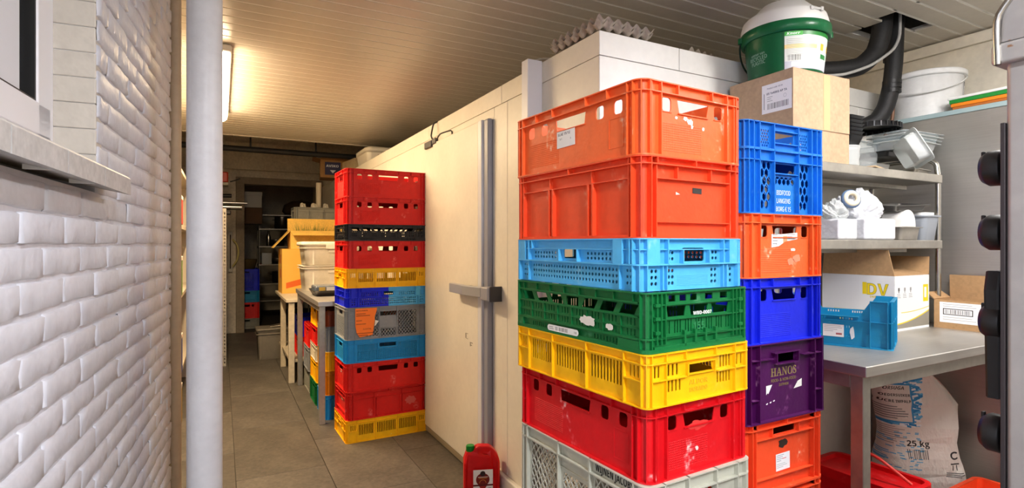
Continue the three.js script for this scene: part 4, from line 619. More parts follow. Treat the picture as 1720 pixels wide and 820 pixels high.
{
  const sd = std({ color: 0x17181a, roughness: 0.35, side: THREE.DoubleSide });
  const tub = thing('black_tub_stack', 'stack of ribbed black plastic tubs beside the brown cartons', 'tub', [2.6, SH + 0.105, -1.54]); for (let k = 0; k < 6; k++) part('tub', loft([[0.1, 0.1, 0.02, k * 0.018], [0.14, 0.13, 0.03, 0.045 + k * 0.018], [0.15, 0.14, 0.03, 0.047 + k * 0.018]]), sd, tub);
  const cs = thing('clear_cup_stack', 'stack of clear plastic cups under the black tubs', 'cups', [2.6, SH, -1.54]); part('cups', lathe([[0.001, 0], [0.062, 0], [0.066, 0.02], [0.064, 0.04], [0.068, 0.06], [0.066, 0.08], [0.07, 0.105], [0.001, 0.105]], 28), frosted, cs);
  const pl = thing('cardboard_sheet', 'loose beige cardboard sheet lying at the shelf edge', 'cardboard', [2.73, SH, -1.5], 0.25); part('sheet', bx(-0.11, 0.1, 0, 0.006, -0.06, 0.06), brownLight, pl);
  tray('clear_tray', 'large clear food container behind the tilted clear tray', 0.30, 0.2, 0.15, clear, [2.83, SH, -1.66], [0, 0.1, 0]);
  tray('clear_tray', 'clear food tray tilted steeply against the other containers', 0.22, 0.15, 0.05, frosted, [2.93, SH + 0.085, -1.44], [1.15, 0.25, -0.72]);
  tray('steel_plate', 'flat grey steel serving plate lying at the end of the top shelf', 0.16, 0.12, 0.024, steelDull, [3.15, SH, -1.52], [0, 0.1, 0], 0.008, 'plate');
  const wc = thing('white_dish', 'small white dish behind the flat steel serving plate', 'dish', [3.09, SH, -1.68]); part('dish', loft([[0.12, 0.1, 0.02, 0], [0.16, 0.12, 0.02, 0.07]]), std({ color: 0xe6e5e0, roughness: 0.5, side: THREE.DoubleSide }), wc);
  const bt = tray('black_tray', 'flat black tray under the stacked clear trays', 0.26, 0.17, 0.025, sd, [3.08, SH + 0.09, -1.62], [0, 0.06, 0]);
  for (let k = 0; k < 4; k++) tray('clear_tray', 'shallow clear tray in the pile above the flat black tray', 0.33, 0.17, 0.04, k % 2 ? clear : frosted, [3.11 + k * 0.012, SH + 0.118 + k * 0.017, -1.53 - k * 0.004], [0, 0.05 - k * 0.03, 0], 0.016).userData.group = 'nested shallow clear trays';
  const rl = thing('round_platter', 'round black plastic platter upside down on top of the clear trays', 'platter', [2.97, SH + 0.232, -1.62]); part('platter', [lathe([[0.001, 0.03], [0.12, 0.03], [0.128, 0.026], [0.135, 0.004], [0.14, 0], [0.136, 0.0], [0.124, 0.024], [0.001, 0.027]], 44)].concat(Array.from({ length: 30 }, (_, i) => { const g = bx(0.128, 0.138, 0.002, 0.026, -0.003, 0.003); g.rotateY(i / 30 * 2 * PI); return g; })), sd, rl);
}
// ---------------------------------------------------------------- lower tier
{
  const wp = std({ map: grainMap(0xd2d3d6, { grain: 0.03, patch: 0.03 }), roughness: 0.6, bumpMap: bumpTex, bumpScale: 0.006 });
  const pk = (nm, lb, x, w, h, d, z) => { const c = thing(nm, lb, 'package', [x, SL, z]); part('wrapping', rb(-w / 2, w / 2, 0, h, -d / 2, d / 2, 0.012, 3), wp, c); return c; };
  pk('wrapped_package', 'white wrapped paper package beside the tape rolls', 2.475, 0.14, 0.095, 0.16, -1.52); pk('wrapped_package', 'white paper package with crumpled plastic bag on top', 2.695, 0.25, 0.1, 0.16, -1.5);
  const bag = thing('plastic_bag', 'crumpled translucent white plastic bag on the paper package', 'bag', [2.67, SL + 0.098, -1.51]);
  const bg = new THREE.IcosahedronGeometry(1, 12); { const p = bg.attributes.position; for (let i = 0; i < p.count; i++) { const x = p.getX(i), y = p.getY(i), z = p.getZ(i), n = 0.66 + 0.8 * fbm(x * 2.6 + 8, y * 2.6 + z * 1.9 + 8, 64, 9, 4); p.setXYZ(i, x * 0.13 * n, Math.max(0, (y + 0.35) * 0.078 * n + (y > 0.5 ? 0.02 * hash2(Math.round(x * 6), Math.round(z * 6), 2) : 0)), z * 0.07 * n); } bg.computeVertexNormals(); }
  part('bag', bg, new THREE.MeshPhysicalMaterial({ color: 0xeef0f4, roughness: 0.35, transmission: 0.3, thickness: 0, side: THREE.DoubleSide }), bag);
  const bag2 = thing('plastic_bag', 'clear plastic wrap drooping over the wrapped package by the tape roll', 'bag', [2.47, SL + 0.093, -1.51]); const b2 = bg.clone(); b2.scale(0.5, 0.65, 0.7); part('bag', b2, frosted, bag2);
  const roll = thing('tape_roll', 'blue edged roll of packing tape lying on the wrapped packages', 'tape', [2.515, SL + 0.168, -1.48], -0.5); { const g = new THREE.TorusGeometry(0.032, 0.012, 12, 28); part('tape', g, flat(0x59708f, 0.5), roll); const q = new THREE.TorusGeometry(0.027, 0.011, 12, 28); q.translate(0, 0, 0.006); part('core', q, flat(0xd8cdb4, 0.7), roll); } roll.rotation.x = -0.25; roll.position.y = SL + 0.185; roll.position.z = -1.455;
  const pan = tray('steel_pan', 'small steel gastronorm pan holding a white tub', 0.17, 0.14, 0.062, steelDull, [2.965, SL, -1.49], [0, 0, 0], 0.01, 'pan');
  const arch = thing('white_tub', 'white plastic tub tipped on its side in the steel pan', 'tub', [2.955, SL + 0.064, -1.48]); { const s = new THREE.Shape(); s.moveTo(-0.062, 0); s.lineTo(0.062, 0); s.lineTo(0.058, 0.03); s.absarc(0, 0.02, 0.058, 0.17, PI - 0.17); s.closePath(); const g = ext(s, 0.09, 12, 0.003); g.translate(0, 0.003, -0.045); part('body', g, flat(0xe8e6e0, 0.5), arch); }
  const dk = tray('dark_tray', 'dark oblong tray resting across the white tub and grey bin', 0.26, 0.14, 0.03, std({ color: 0x6c6a66, roughness: 0.35, metalness: 0.6, side: THREE.DoubleSide }), [2.99, SL + 0.148, -1.5], [0.1, -0.05, 0.06]);
  const bin = thing('grey_bin', 'light grey plastic bin with white contents at the shelf end', 'bin', [3.152, SL, -1.49]); const gb = std({ color: 0x9aa0a8, roughness: 0.4, side: THREE.DoubleSide }); part('body', loft([[0.115, 0.12, 0.025, 0], [0.145, 0.15, 0.03, 0.122]]), gb, bin); part('rim', ring(0.16, 0.165, 0.03, 0.118, 0.125, 0.01), gb, bin); part('contents', loft([[0.12, 0.12, 0.03, 0.1], [0.12, 0.12, 0.03, 0.14]], { cap1: true }), flat(0xeeede8, 0.6), bin);
}
// ---------------------------------------------------------------- on the worktop
{
  const wc = card(0xd2d2d2), tan = card(0xb18c62);
  const c = carton('printed_carton', 'open white carton with yellow lettering on the worktop', 0.335, 0.265, 0.345, wc, [['left', 0.125, 0.12, 0.02], ['back', 0.14, -0.1, 0.01], ['right', 0.115, 0.72, 0.03], ['front', 0.11, -1.35, 0.012]], [2.972, 0.96, -1.6], 0.03, tan);
  const pr = (w, h, dv) => canvasTex(512, 400, (x) => { x.fillStyle = '#dcdcdd'; x.fillRect(0, 0, 512, 400); x.fillStyle = '#8d887c'; x.beginPath(); x.moveTo(0, 400); x.lineTo(0, 350); x.bezierCurveTo(180, 345, 340, 320, 512, 270); x.lineTo(512, 400); x.fill(); x.strokeStyle = '#e3c81f'; x.lineWidth = 9; x.beginPath(); x.moveTo(0, 352); x.bezierCurveTo(180, 345, 340, 318, 512, 268); x.stroke(); x.lineWidth = 5; x.beginPath(); x.moveTo(90, 268); x.bezierCurveTo(220, 270, 360, 262, 512, 240); x.stroke(); x.fillStyle = '#f4f4f2'; x.fillRect(0, 384, 512, 16);
    x.fillStyle = '#e7c910'; x.strokeStyle = '#8f8a3a'; x.lineWidth = 3; if (dv) { x.fillRect(300, 50, 30, 90); x.font = 'bold 118px sans-serif'; x.fillText('DV', 322, 142); x.strokeText('DV', 322, 142); x.fillStyle = '#c9ac10'; x.font = 'bold 20px sans-serif'; x.fillText('DRIEHOEK', 352, 164); } else { x.fillRect(418, 70, 80, 130); x.fillStyle = '#dcdcdd'; x.fillRect(436, 90, 36, 80); x.fillStyle = '#4a4a4a'; x.font = '26px sans-serif'; ['⇈', '☂', '♆'].forEach((s, i) => { x.fillRect(44 + i * 86, 84, 24, 24); x.fillRect(50 + i * 86, 108, 12, 14); lines(x, 30 + i * 86, 130, 54, 3, 12, '#8a8a8a', 4); }); } });
  label(c, 'left', 0, 0.1325, 0.34, 0.26, pr(0.34, 0.26, true), 'print', null, 0.0006, 0, 'yellow printed lettering'); label(c, 'front', 0, 0.1325, 0.33, 0.26, pr(0.33, 0.26, false), 'print', null, 0.0006, 0, 'handling symbols and yellow stripes');
  const s = carton('small_carton', 'small open brown carton with white barcode label beside the printed carton', 0.165, 0.14, 0.2, tan, [['right', 0.12, -0.05, 0.0], ['back', 0.05, 0.9, 0.01]], [3.252, 0.96, -1.322], 0.0, tan);
  const bl = canvasTex(256, 160, (x) => { lines(x, 20, 14, 220, 2, 16, '#999', 4); x.strokeStyle = '#222'; x.lineWidth = 6; x.strokeRect(24, 52, 180, 44); barcode(x, 34, 58, 160, 32); lines(x, 20, 116, 220, 2, 18, '#aaa', 4); }, '#f0f0f0'); const bl2 = canvasTex(160, 160, (x) => { lines(x, 14, 16, 130, 7, 19, '#aaa', 4); }, '#eeeeee');
  label(s, 'left', 0.01, 0.08, 0.17, 0.1, bl, 'barcode_label', null, 0.0008, 0, 'white barcode label'); label(s, 'front', -0.022, 0.08, 0.118, 0.1, bl2, 'paper_label', null, 0.0008);
  // blue crate with dipped sides
  const hB = 0.19, out = [[-0.18, 0.002], [0.18, 0.002], [0.18, hB], [0.125, hB], [0.085, 0.125], [-0.085, 0.125], [-0.125, hB], [-0.18, hB]];
  const k = { L: 0.4, W: 0.3, H: hB, r: 0.02, inset: 0.01, rings: [[0, 0.005], [0.105, 0.1075, 0.002]], long: { outline: out, holes: [...H.slots(-0.05, 0.05, 12, 0.04, 0.085, 0.0045), ...H.slots(-0.07, -0.035, 5, 0.11, 0.119, 0.005), ...H.slots(0.02, 0.06, 5, 0.11, 0.119, 0.005)], boxes: [vr(0.123, 0.003, hB), vr(-0.123, 0.003, hB), hb(hB - 0.0015, 0.123, 0.18, 0.003), hb(hB - 0.0015, -0.18, -0.123, 0.003), hb(0.1235, -0.085, 0.085, 0.003), vr(0.115, 0.005, 0.055, 0.012, 0.006)] }, short: { boxes: [hb(hB - 0.0015, -0.13, 0.13, 0.003), vr(-0.06, 0.003, hB), vr(0.06, 0.003, hB)], holes: [H.rect(0, 0.14, 0.08, 0.026, 0.005)] } };
  const cr = makeCrate(k, M.teal, 'display_crate', 'teal blue crate with dipped sides on the worktop edge'); placeCorner(cr, 2.305, 0.96, -1.17, 0.42);
  label(cr, 'back', -0.005, 0.062, 0.075, 0.05, canvasTex(128, 96, (x) => { lines(x, 8, 10, 110, 4, 14, '#aaa', 4); x.fillStyle = '#a55'; x.fillRect(80, 66, 36, 14); }, '#eceae6'), 'paper_label', null, 0.001); label(cr, 'back', 0.062, 0.058, 0.02, 0.056, new THREE.Color(0xdfe6e8), 'sticker_residue', torn(0.02, 0.06, 4, 10), 0.001);
}
// ---------------------------------------------------------------- pipes by the ceiling hole, ledge things
{
  const p = thing('insulated_pipe', 'thick black insulated pipe bending from the ceiling hole onto the cold room roof', 'pipe'); part('pipe', tube([[3.17, 2.72, -1.655], [3.15, 2.52, -1.66], [3.13, 2.42, -1.68], [3.06, 2.345, -1.72], [2.95, 2.322, -1.78], [2.7, 2.315, -1.92], [2.4, 2.315, -2.1]], 0.048, 20, 48), darkRubber, p);
  const q = thing('insulated_pipe', 'thick black insulated pipe dropping straight from the ceiling hole with taped wraps', 'pipe'); part('pipe', tube([[3.285, 2.72, -1.655], [3.275, 2.4, -1.66], [3.265, 2.25, -1.67], [3.25, 2.14, -1.69], [3.22, 2.07, -1.72], [3.18, 2.04, -1.77], [3.15, 2.03, -1.85]], 0.043, 20, 48), darkRubber, q);
  for (const y of [2.22, 2.245, 2.27, 2.4]) part('tape_wrap', cyl(3.267 + (y - 2.25) * 0.07, y - 0.01, y + 0.01, -1.668, 0.046, 0.0455, 20), black, q);
  const c = thing('cable', 'light grey cable hanging beside the black insulated pipes', 'cable'); part('cable', tube([[3.215, 2.7, -1.6], [3.21, 2.5, -1.6], [3.18, 2.42, -1.62], [3.05, 2.33, -1.66], [2.9, 2.275, -1.72], [2.7, 2.268, -1.85]], 0.008, 8, 40), flat(0xb3b1ac, 0.5), c);
  const cu = thing('copper_pipe', 'thin brown copper pipe running down behind the white bucket', 'pipe'); part('pipe', tube([[3.345, 2.7, -1.68], [3.34, 2.4, -1.69], [3.335, 2.08, -1.7], [3.31, 1.95, -1.75]], 0.009, 8, 30), flat(0x7a5a46, 0.5, 0.4), cu);
  const wb = thing('white_bucket', 'white plastic bucket with lid and small label on the wall ledge', 'bucket', [3.535, 2.076, -1.62], -0.5); const wm = plastic(0xe4e4e2, 0, 0.4);
  part('body', lathe([[0.001, 0], [0.148, 0], [0.153, 0.006], [0.166, 0.24], [0.001, 0.24]], 56), wm, wb); part('lid', lathe([[0.164, 0.222], [0.176, 0.222], [0.18, 0.23], [0.18, 0.248], [0.172, 0.254], [0.001, 0.25]], 56), wm, wb); bail(0.175, 0.215, 0.004, wm, wb, 0.09).rotation.y = -0.75;
  const lg = new THREE.CylinderGeometry(0.1655, 0.156, 0.16, 12, 1, true, 0.7, 0.22); lg.translate(0, 0.12, 0); mesh('print_label', lg, std({ map: canvasTex(64, 256, (x) => { x.fillStyle = '#222'; x.fillRect(4, 20, 52, 16); x.fillRect(4, 42, 52, 8); lines(x, 6, 80, 50, 10, 16, '#999', 4); }, '#e9e9e9'), roughness: 0.5, side: THREE.DoubleSide }), wb);
  const bd = [[0xb5672a, 0.014, 'brown'], [0xe8861c, 0.018, 'orange'], [0x1f8a34, 0.02, 'green'], [0xe8e8e4, 0.014, 'white']]; let y = 2.076; bd.forEach(([h, t, n], i) => { const b = thing('cutting_board', `${n} plastic cutting board in the pile on the wall ledge`, 'cutting board', [3.5 - i * 0.002, y, -1.165 - i * 0.006], -0.015 - i * 0.006); part('board', rb(-0.14, 0.14, 0, t, -0.26, 0.26, 0.003), std({ color: h, roughness: 0.5 }), b); y += t + 0.0005; });
}
// ---------------------------------------------------------------- under the worktop
{
  const low = makeCrate(kindE2(0.19), M.orangeRed, 'meat_crate', 'orange red crate on the floor under the worktop beneath the red tub'); low.position.set(2.38, 0, -1.34); low.rotation.y = PI / 2 + 0.02;
  const rd = plastic(0xd4161a, 0.2, 0.35); const t = thing('red_tub', 'red lidded plastic tub with white lettering under the worktop', 'tub', [2.33, 0.19, -1.28], 0.02);
  part('body', loft([[0.17, 0.3, 0.03, 0.001], [0.2, 0.36, 0.04, 0.225]]), rd, t); part('lid', [ring(0.225, 0.385, 0.05, 0.222, 0.262, 0.02), loft([[0.2, 0.36, 0.04, 0.236], [0.2, 0.36, 0.04, 0.244]], { cap1: true })], rd, t);
  part('handle', tube([[0.1, 0.24, -0.1], [0.07, 0.31, -0.06], [0.0, 0.34, -0.02], [-0.02, 0.33, 0.06], [0.0, 0.265, 0.16]], 0.006, 8, 30), plastic(0xe2463c, 0.1, 0.35), t);
  t._d = { L: 0.2, W: 0.36, h: 0.22, inset: 0.006 }; const m = lettering(t, 'left', 0.0, 0.13, 'Bo', 0.06, 0xe8e4de, fontS, 1, 0.008); m.rotation.x = 0;
  const or = makeCrate(kindBox(0.26), M.orangeRed, 'stacking_box', 'orange red open box under the worktop in front of the sugar sack'); or.position.set(2.92, 0, -1.06); or.rotation.y = 0.03;
  for (const [i, [x, y, z, r, w]] of [[2.55, 0.262, -1.42, 0.3, 0.3], [2.62, 0.27, -1.38, 0.15, 0.26]].entries()) { const s = thing('white_strip', i ? 'shorter white plastic strip leaning over the boxes under the worktop' : 'longer white plastic strip lying behind the red tub under the worktop', 'strip', [x + 0.1, y, z], r, 'loose white strips under the worktop'); part('strip', rb(-w / 2, w / 2, 0, 0.008, -0.012, 0.012, 0.003), white, s); }
  const h = thing('hose', 'black rubber hose hanging down behind the worktop leg', 'hose'); part('hose', tube([[2.02, 0.86, -1.77], [2.03, 0.6, -1.77], [2.02, 0.3, -1.77], [2.06, 0.03, -1.76]], 0.016, 10, 30), darkRubber, h);
  // sugar sack
  const sk = thing('sugar_sack', 'white paper sugar sack with blue print leaning against the steel panel', 'sack', [3.09, 0.0, -1.46], -0.5);
  const g = (() => { const secs = []; for (let i = 0; i <= 22; i++) { const v = i / 22, w = 0.4 + 0.03 * Math.sin(v * 9) - (v > 0.72 ? (v - 0.72) * 0.72 : 0), d = v < 0.1 ? 0.14 + v * 0.6 : 0.2 - 0.16 * Math.pow(Math.max(0, v - 0.3) / 0.7, 1.5); secs.push([w, d, 0.09, v * 0.8, (v > 0.72 ? -(v - 0.72) * 0.38 : 0) - 0.03 * v, -0.03 * v]); } const q = loft(secs, { cap1: true, n: 9 }); const p = q.attributes.position, uv = new Float32Array(p.count * 2);
    for (let i = 0; i < p.count; i++) { const x = p.getX(i), y = p.getY(i), z = p.getZ(i); uv[2 * i] = x / 0.46 + 0.5; uv[2 * i + 1] = y / 0.78; const n = fbm(x * 9 + y * 5 + 20, y * 14 - x * 4 + 20, 256, 5, 3) - 0.5; p.setXYZ(i, x, y, z + (z > 0 ? 1 : -1) * n * 0.05); } q.computeVertexNormals(); q.setAttribute('uv', new THREE.BufferAttribute(uv, 2)); return q; })();
  const st = canvasTex(512, 768, (x) => {
    x.fillStyle = '#d9d4cc'; x.fillRect(0, 0, 512, 768); x.scale(1, 0.7); for (let i = 0; i < 620; i++) { const a = hash2(i, 1, 2) * 240, b = hash2(i, 2, 2) * 420; if (a > 215 - b * 0.1) continue; x.fillStyle = ['#1f78b4', '#2f86bd', '#5aa6d2', '#dfe4e6'][i % 4]; x.save(); x.translate(a, b); x.rotate(-0.6 + hash2(i, 3, 2)); x.fillRect(0, 0, 40, 13); x.restore(); }
    x.fillStyle = '#2f86bd'; x.fillRect(0, 150, 170, 262); x.fillStyle = '#cfc9c2'; x.fillRect(0, 160, 160, 242); x.fillStyle = '#222'; x.font = 'bold italic 30px sans-serif'; x.fillText('ORSUGA', 8, 190); x.font = 'bold 24px sans-serif'; x.fillText('POEDERSUIKER', -14, 236); x.fillText('SUCRE IMPALP', -10, 274); lines(x, 6, 300, 140, 6, 16, '#666', 6); lines(x, 6, 440, 120, 9, 14, '#8a857d', 4);
    x.fillStyle = '#58a4cf'; for (let i = 0; i < 60; i++) x.fillRect(hash2(i, 8, 1) * 200, 470 + hash2(i, 9, 1) * 250, 20, 6);
    x.fillStyle = '#161616'; x.font = 'bold 50px sans-serif'; x.fillText('25 kg', 120, 560); barcode(x, 120, 580, 110, 60); x.lineWidth = 10; x.strokeStyle = '#1d2023'; x.beginPath(); x.arc(380, 610, 22, 0.6, 5.4); x.stroke(); x.fillRect(352, 660, 56, 8); x.fillRect(362, 672, 6, 34); x.fillRect(388, 672, 6, 34); lines(x, 330, 722, 110, 3, 12, '#444', 5);
    x.fillStyle = '#16161a'; x.beginPath(); x.ellipse(520, 480, 90, 130, 0, 0, 7); x.fill(); x.fillStyle = '#d9d4cc'; x.beginPath(); x.ellipse(545, 470, 70, 112, 0, 0, 7); x.fill(); });
  mesh('sack', g, std({ map: st, roughness: 0.75, bumpMap: bumpTex, bumpScale: 0.006 }), sk); sk.rotation.z = -0.05;
}
// ---------------------------------------------------------------- appliance at the right edge
{
  const a = thing('steel_appliance', 'rust spotted stainless appliance with black control knobs', 'appliance', [1.262, 0, -0.46]);
  part('body', rb(0, 0.6, 0.05, 1.74, 0.006, 0.75, 0.01), steelSpot, a); part('control_panel', rb(0.0, 0.6, 0.05, 1.60, -0.001, 0.006, 0.001), std({ color: 0x2b2526, roughness: 0.5 }), a);
  part('top_cap', [rb(-0.012, 0.06, 1.705, 1.745, -0.012, 0.3, 0.008), loft([[0.07, 0.3, 0.012, 1.745], [0.07, 0.3, 0.02, 1.81], [0.055, 0.25, 0.03, 1.845], [0.03, 0.2, 0.012, 1.86]].map((s) => [...s, 0.025, 0.145]), { cap1: true })], steelSpot, a);
  part('cap_edge', tube([[-0.013, 1.705, 0.0], [-0.013, 1.79, 0.0], [-0.013, 1.835, 0.035], [-0.013, 1.85, 0.1], [-0.013, 1.852, 0.28]], 0.006, 8, 30), chrome, a);
  const knob = (y, x = 0.045, r = 0.034) => { const g = lathe([[0.001, 0.036], [r * 0.8, 0.036], [r, 0.026], [r, 0.006], [r * 0.9, 0], [0.001, 0]], 32); g.rotateX(-PI / 2); g.translate(x, y, -0.006); const k = part('knob', g, black, a); part('pointer', rb(x - 0.004, x + 0.004, y, y + r, -0.046, -0.04, 0.002), black, k); };
  knob(1.523); knob(1.4); knob(1.23); knob(1.017, 0.045, 0.036); knob(0.85);
  part('lever', ext(poly([[-0.012, 0], [0.012, 0], [0.02, 0.2], [0.018, 0.232], [-0.012, 0.232], [-0.02, 0.2]]), 0.016, 4, 0.005), black, a).position.set(0.045, 1.09, -0.03);
  for (const [x, z] of [[0.04, 0.05], [0.55, 0.05], [0.04, 0.7], [0.55, 0.7]]) part('foot', cyl(x, 0, 0.055, z, 0.025), black, a);
}
// ---------------------------------------------------------------- jerrycan, support pipe
{
  const j = thing('jerrycan', 'red plastic jerrycan with green cap and white label by the cold room door', 'jerrycan', [1.25, 0, -2.70], -0.35); const rm = plastic(0xd80f12, 0.05, 0.28);
  const s = new THREE.Shape(); s.moveTo(-0.075, 0.01); s.lineTo(0.075, 0.01); s.quadraticCurveTo(0.085, 0.01, 0.085, 0.03); s.lineTo(0.085, 0.19); s.quadraticCurveTo(0.085, 0.215, 0.07, 0.235); s.quadraticCurveTo(0.05, 0.265, 0.03, 0.267); s.lineTo(-0.012, 0.27); s.quadraticCurveTo(-0.03, 0.27, -0.036, 0.245); s.lineTo(-0.074, 0.24); s.lineTo(-0.085, 0.2); s.lineTo(-0.085, 0.03); s.quadraticCurveTo(-0.085, 0.01, -0.075, 0.01);
  const ho = new THREE.Path(); ho.moveTo(-0.018, 0.242); ho.quadraticCurveTo(0.01, 0.222, 0.045, 0.224); ho.quadraticCurveTo(0.052, 0.236, 0.035, 0.249); ho.lineTo(-0.008, 0.254); ho.closePath(); s.holes.push(ho);
  const g = ext(s, 0.09, 8, 0.012, 4); g.translate(0, 0.002, -0.045); { const p = g.attributes.position; for (let i = 0; i < p.count; i++) { const y = p.getY(i); if (y > 0.19) p.setZ(i, p.getZ(i) * (1 - Math.min(1, (y - 0.19) / 0.06) * 0.55)); } g.computeVertexNormals(); } part('body', g, rm, j);
  part('neck', cyl(-0.06, 0.24, 0.254, 0, 0.019), rm, j); const cp = part('cap', [cyl(-0.06, 0.252, 0.284, 0, 0.022, 0.021, 24), ...Array.from({ length: 18 }, (_, i) => { const b = bx(0.0205, 0.0228, 0.254, 0.28, -0.0015, 0.0015); b.rotateY(i / 18 * 2 * PI); b.translate(-0.06, 0, 0); return b; })], plastic(0x0d8a2c, 0, 0.35), j); cp.userData.label = 'green screw cap';
  const lt = canvasTex(256, 320, (x) => { x.fillStyle = '#7d1715'; x.beginPath(); x.ellipse(124, 130, 88, 84, 0, 0, 7); x.fill(); x.fillStyle = '#2a1a20'; x.beginPath(); x.arc(124, 52, 34, 0, 7); x.fill(); x.fillStyle = '#e8e2da'; x.fillRect(62, 92, 130, 9); x.fillStyle = '#d98b3a'; x.fillRect(70, 108, 110, 8); x.strokeStyle = '#e0883a'; x.lineWidth = 7; x.beginPath(); x.arc(124, 176, 42, PI, 2 * PI); x.stroke(); x.fillStyle = '#5d0f12'; x.fillRect(0, 192, 256, 22); x.fillStyle = '#a3211c'; x.beginPath(); x.moveTo(76, 214); x.lineTo(176, 214); x.lineTo(124, 290); x.fill(); x.fillStyle = '#6f7f95'; x.fillRect(196, 240, 34, 50); lines(x, 16, 260, 60, 3, 14, '#999', 4); });
  const l = slabPrint('print_label', 0.105, 0.13, lt, j, 0.0008, null, 0.4); l.position.set(0.005, 0.105, 0.0578); l.userData.label = 'white printed label';
  const p = thing('support_pipe', 'tall white painted round pipe standing at the end of the brick wall', 'pipe', [-0.053, 0, -2.238]); part('pipe', cyl(0, 0, CEIL, 0, 0.057, 0.057, 40), std({ map: grainMap(0xdfe1e6, { grain: 0.02, patch: 0.04 }), roughness: 0.4, bumpMap: bumpFine, bumpScale: 0.0005 }), p);
}
// ---------------------------------------------------------------- corridor: steel table with crates below
{
  const t = thing('steel_table', 'stainless steel table with crates stacked beneath along the corridor', 'table');
  part('table_top', rb(0.645, 1.34, 0.9, 0.94, -5.74, -4.33, 0.004), steel, t); part('apron', bx(0.66, 0.675, 0.86, 0.9, -5.7, -4.38), steelDull, t);
  for (const [x, z] of [[0.655, -4.385], [0.655, -5.69], [1.285, -4.385], [1.285, -5.69]]) part('leg', rb(x, x + 0.045, 0, 0.9, z, z + 0.045, 0.003), steelDull, t);
  const g = 'crates under the corridor table';
  const st = (z, list) => { let y = 0; for (const [k, m, nm, lb] of list) { const c = makeCrate(k, m, nm, lb, g); c.position.set(1.012 + rr(-0.006, 0.004), y, z + rr(-0.004, 0.004)); c.rotation.y = rr(-0.01, 0.01); y += k.H; } };
  st(-4.63, [[kindE2(0.19), M.cyan, 'meat_crate', 'sky blue crate on the floor just behind the front leg of the corridor table'], [kindE2(0.19), M.amber, 'meat_crate', 'amber orange crate on the sky blue crate under the corridor table'], [kindMesh(0.15), M.yellow, 'mesh_crate', 'yellow mesh crate on the amber crate under the corridor table'], [kindBox(0.2), M.grey, 'stacking_box', 'grey closed box on the yellow mesh crate under the corridor table'], [kindE2(0.12), M.brownRed, 'low_crate', 'shallow rusty red crate topmost behind the front table leg']]);
  st(-5.06, [[kindE2(0.19), M.green, 'meat_crate', 'green crate on the floor in the middle stack under the corridor table'], [kindE2(0.18), M.yellow, 'meat_crate', 'golden yellow crate on the green crate under the corridor table'], [kindE2(0.14), M.cream, 'low_crate', 'cream crate on the golden yellow crate under the corridor table'], [kindE2(0.16), M.farRed, 'meat_crate', 'red crate on the cream crate under the corridor table'], [kindE2(0.18), M.yellow, 'meat_crate', 'yellow crate topmost of the middle stack under the corridor table']]);
  st(-5.49, [[kindLatticeLow(0.2), M.greyGreen, 'lattice_crate', 'grey green lattice crate on the floor at the back table leg'], [kindE2(0.22), M.grey, 'meat_crate', 'grey crate on the grey green lattice crate at the back table leg'], [kindE2(0.2), M.farRed, 'meat_crate', 'red crate topmost by the back leg of the corridor table']]);
  // on the table
  const wm = plastic(0xcfc9ba, 0.15, 0.45);
  const con = (lb, y, h, lid) => { const c = thing('storage_container', lb, 'container', [0.975, y, -5.53]); part('body', loft([[0.57, 0.35, 0.04, 0.001], [0.61, 0.39, 0.045, h]]), wm, c); part('rim', [ring(0.64, 0.415, 0.05, h - 0.028, h - 0.022, 0.025), ring(0.64, 0.415, 0.05, h - 0.005, h, 0.03)], wm, c); part('grip', rb(-0.09, 0.09, h - 0.07, h - 0.045, 0.17, 0.2, 0.006), wm, c); for (const u of [-0.22, 0.22]) part('rib', bx(u - 0.008, u + 0.008, 0.01, h - 0.03, 0.155, 0.19), wm, c); if (lid) { part('lid', [loft([[0.65, 0.42, 0.05, h], [0.655, 0.425, 0.05, h + 0.008], [0.65, 0.42, 0.05, h + 0.03], [0.6, 0.37, 0.05, h + 0.035]], { cap1: true }), rb(-0.11, 0.11, h - 0.035, h + 0.01, 0.2, 0.214, 0.006)], wm, c); } return c; };
  con('cream storage container standing on the corridor table', 0.94, 0.235); con('cream storage container with lid stacked on another container', 1.176, 0.19, true);
  const tr = thing('black_tray', 'black tray of packed goods at the front of the corridor table', 'tray', [0.9, 0.94, -4.9]); part('pan', loft([[0.4, 0.28, 0.03, 0.001], [0.46, 0.34, 0.05, 0.05]]), std({ color: 0x1c1c1d, roughness: 0.35, side: THREE.DoubleSide }), tr);
  const pk = thing('film_pack', 'film wrapped pack lying on the black tray', 'pack', [0.88, 0.965, -4.9]); part('pack', rb(-0.19, 0.19, 0, 0.06, -0.12, 0.12, 0.015), std({ color: 0x59636e, roughness: 0.2 }), pk); part('print', bx(-0.1, 0.05, 0.015, 0.05, 0.1203, 0.121), flat(0xd0d6da, 0.5), pk); part('print', bx(-0.16, -0.11, 0.01, 0.05, 0.1203, 0.121), flat(0xb59a3c, 0.5), pk);
}
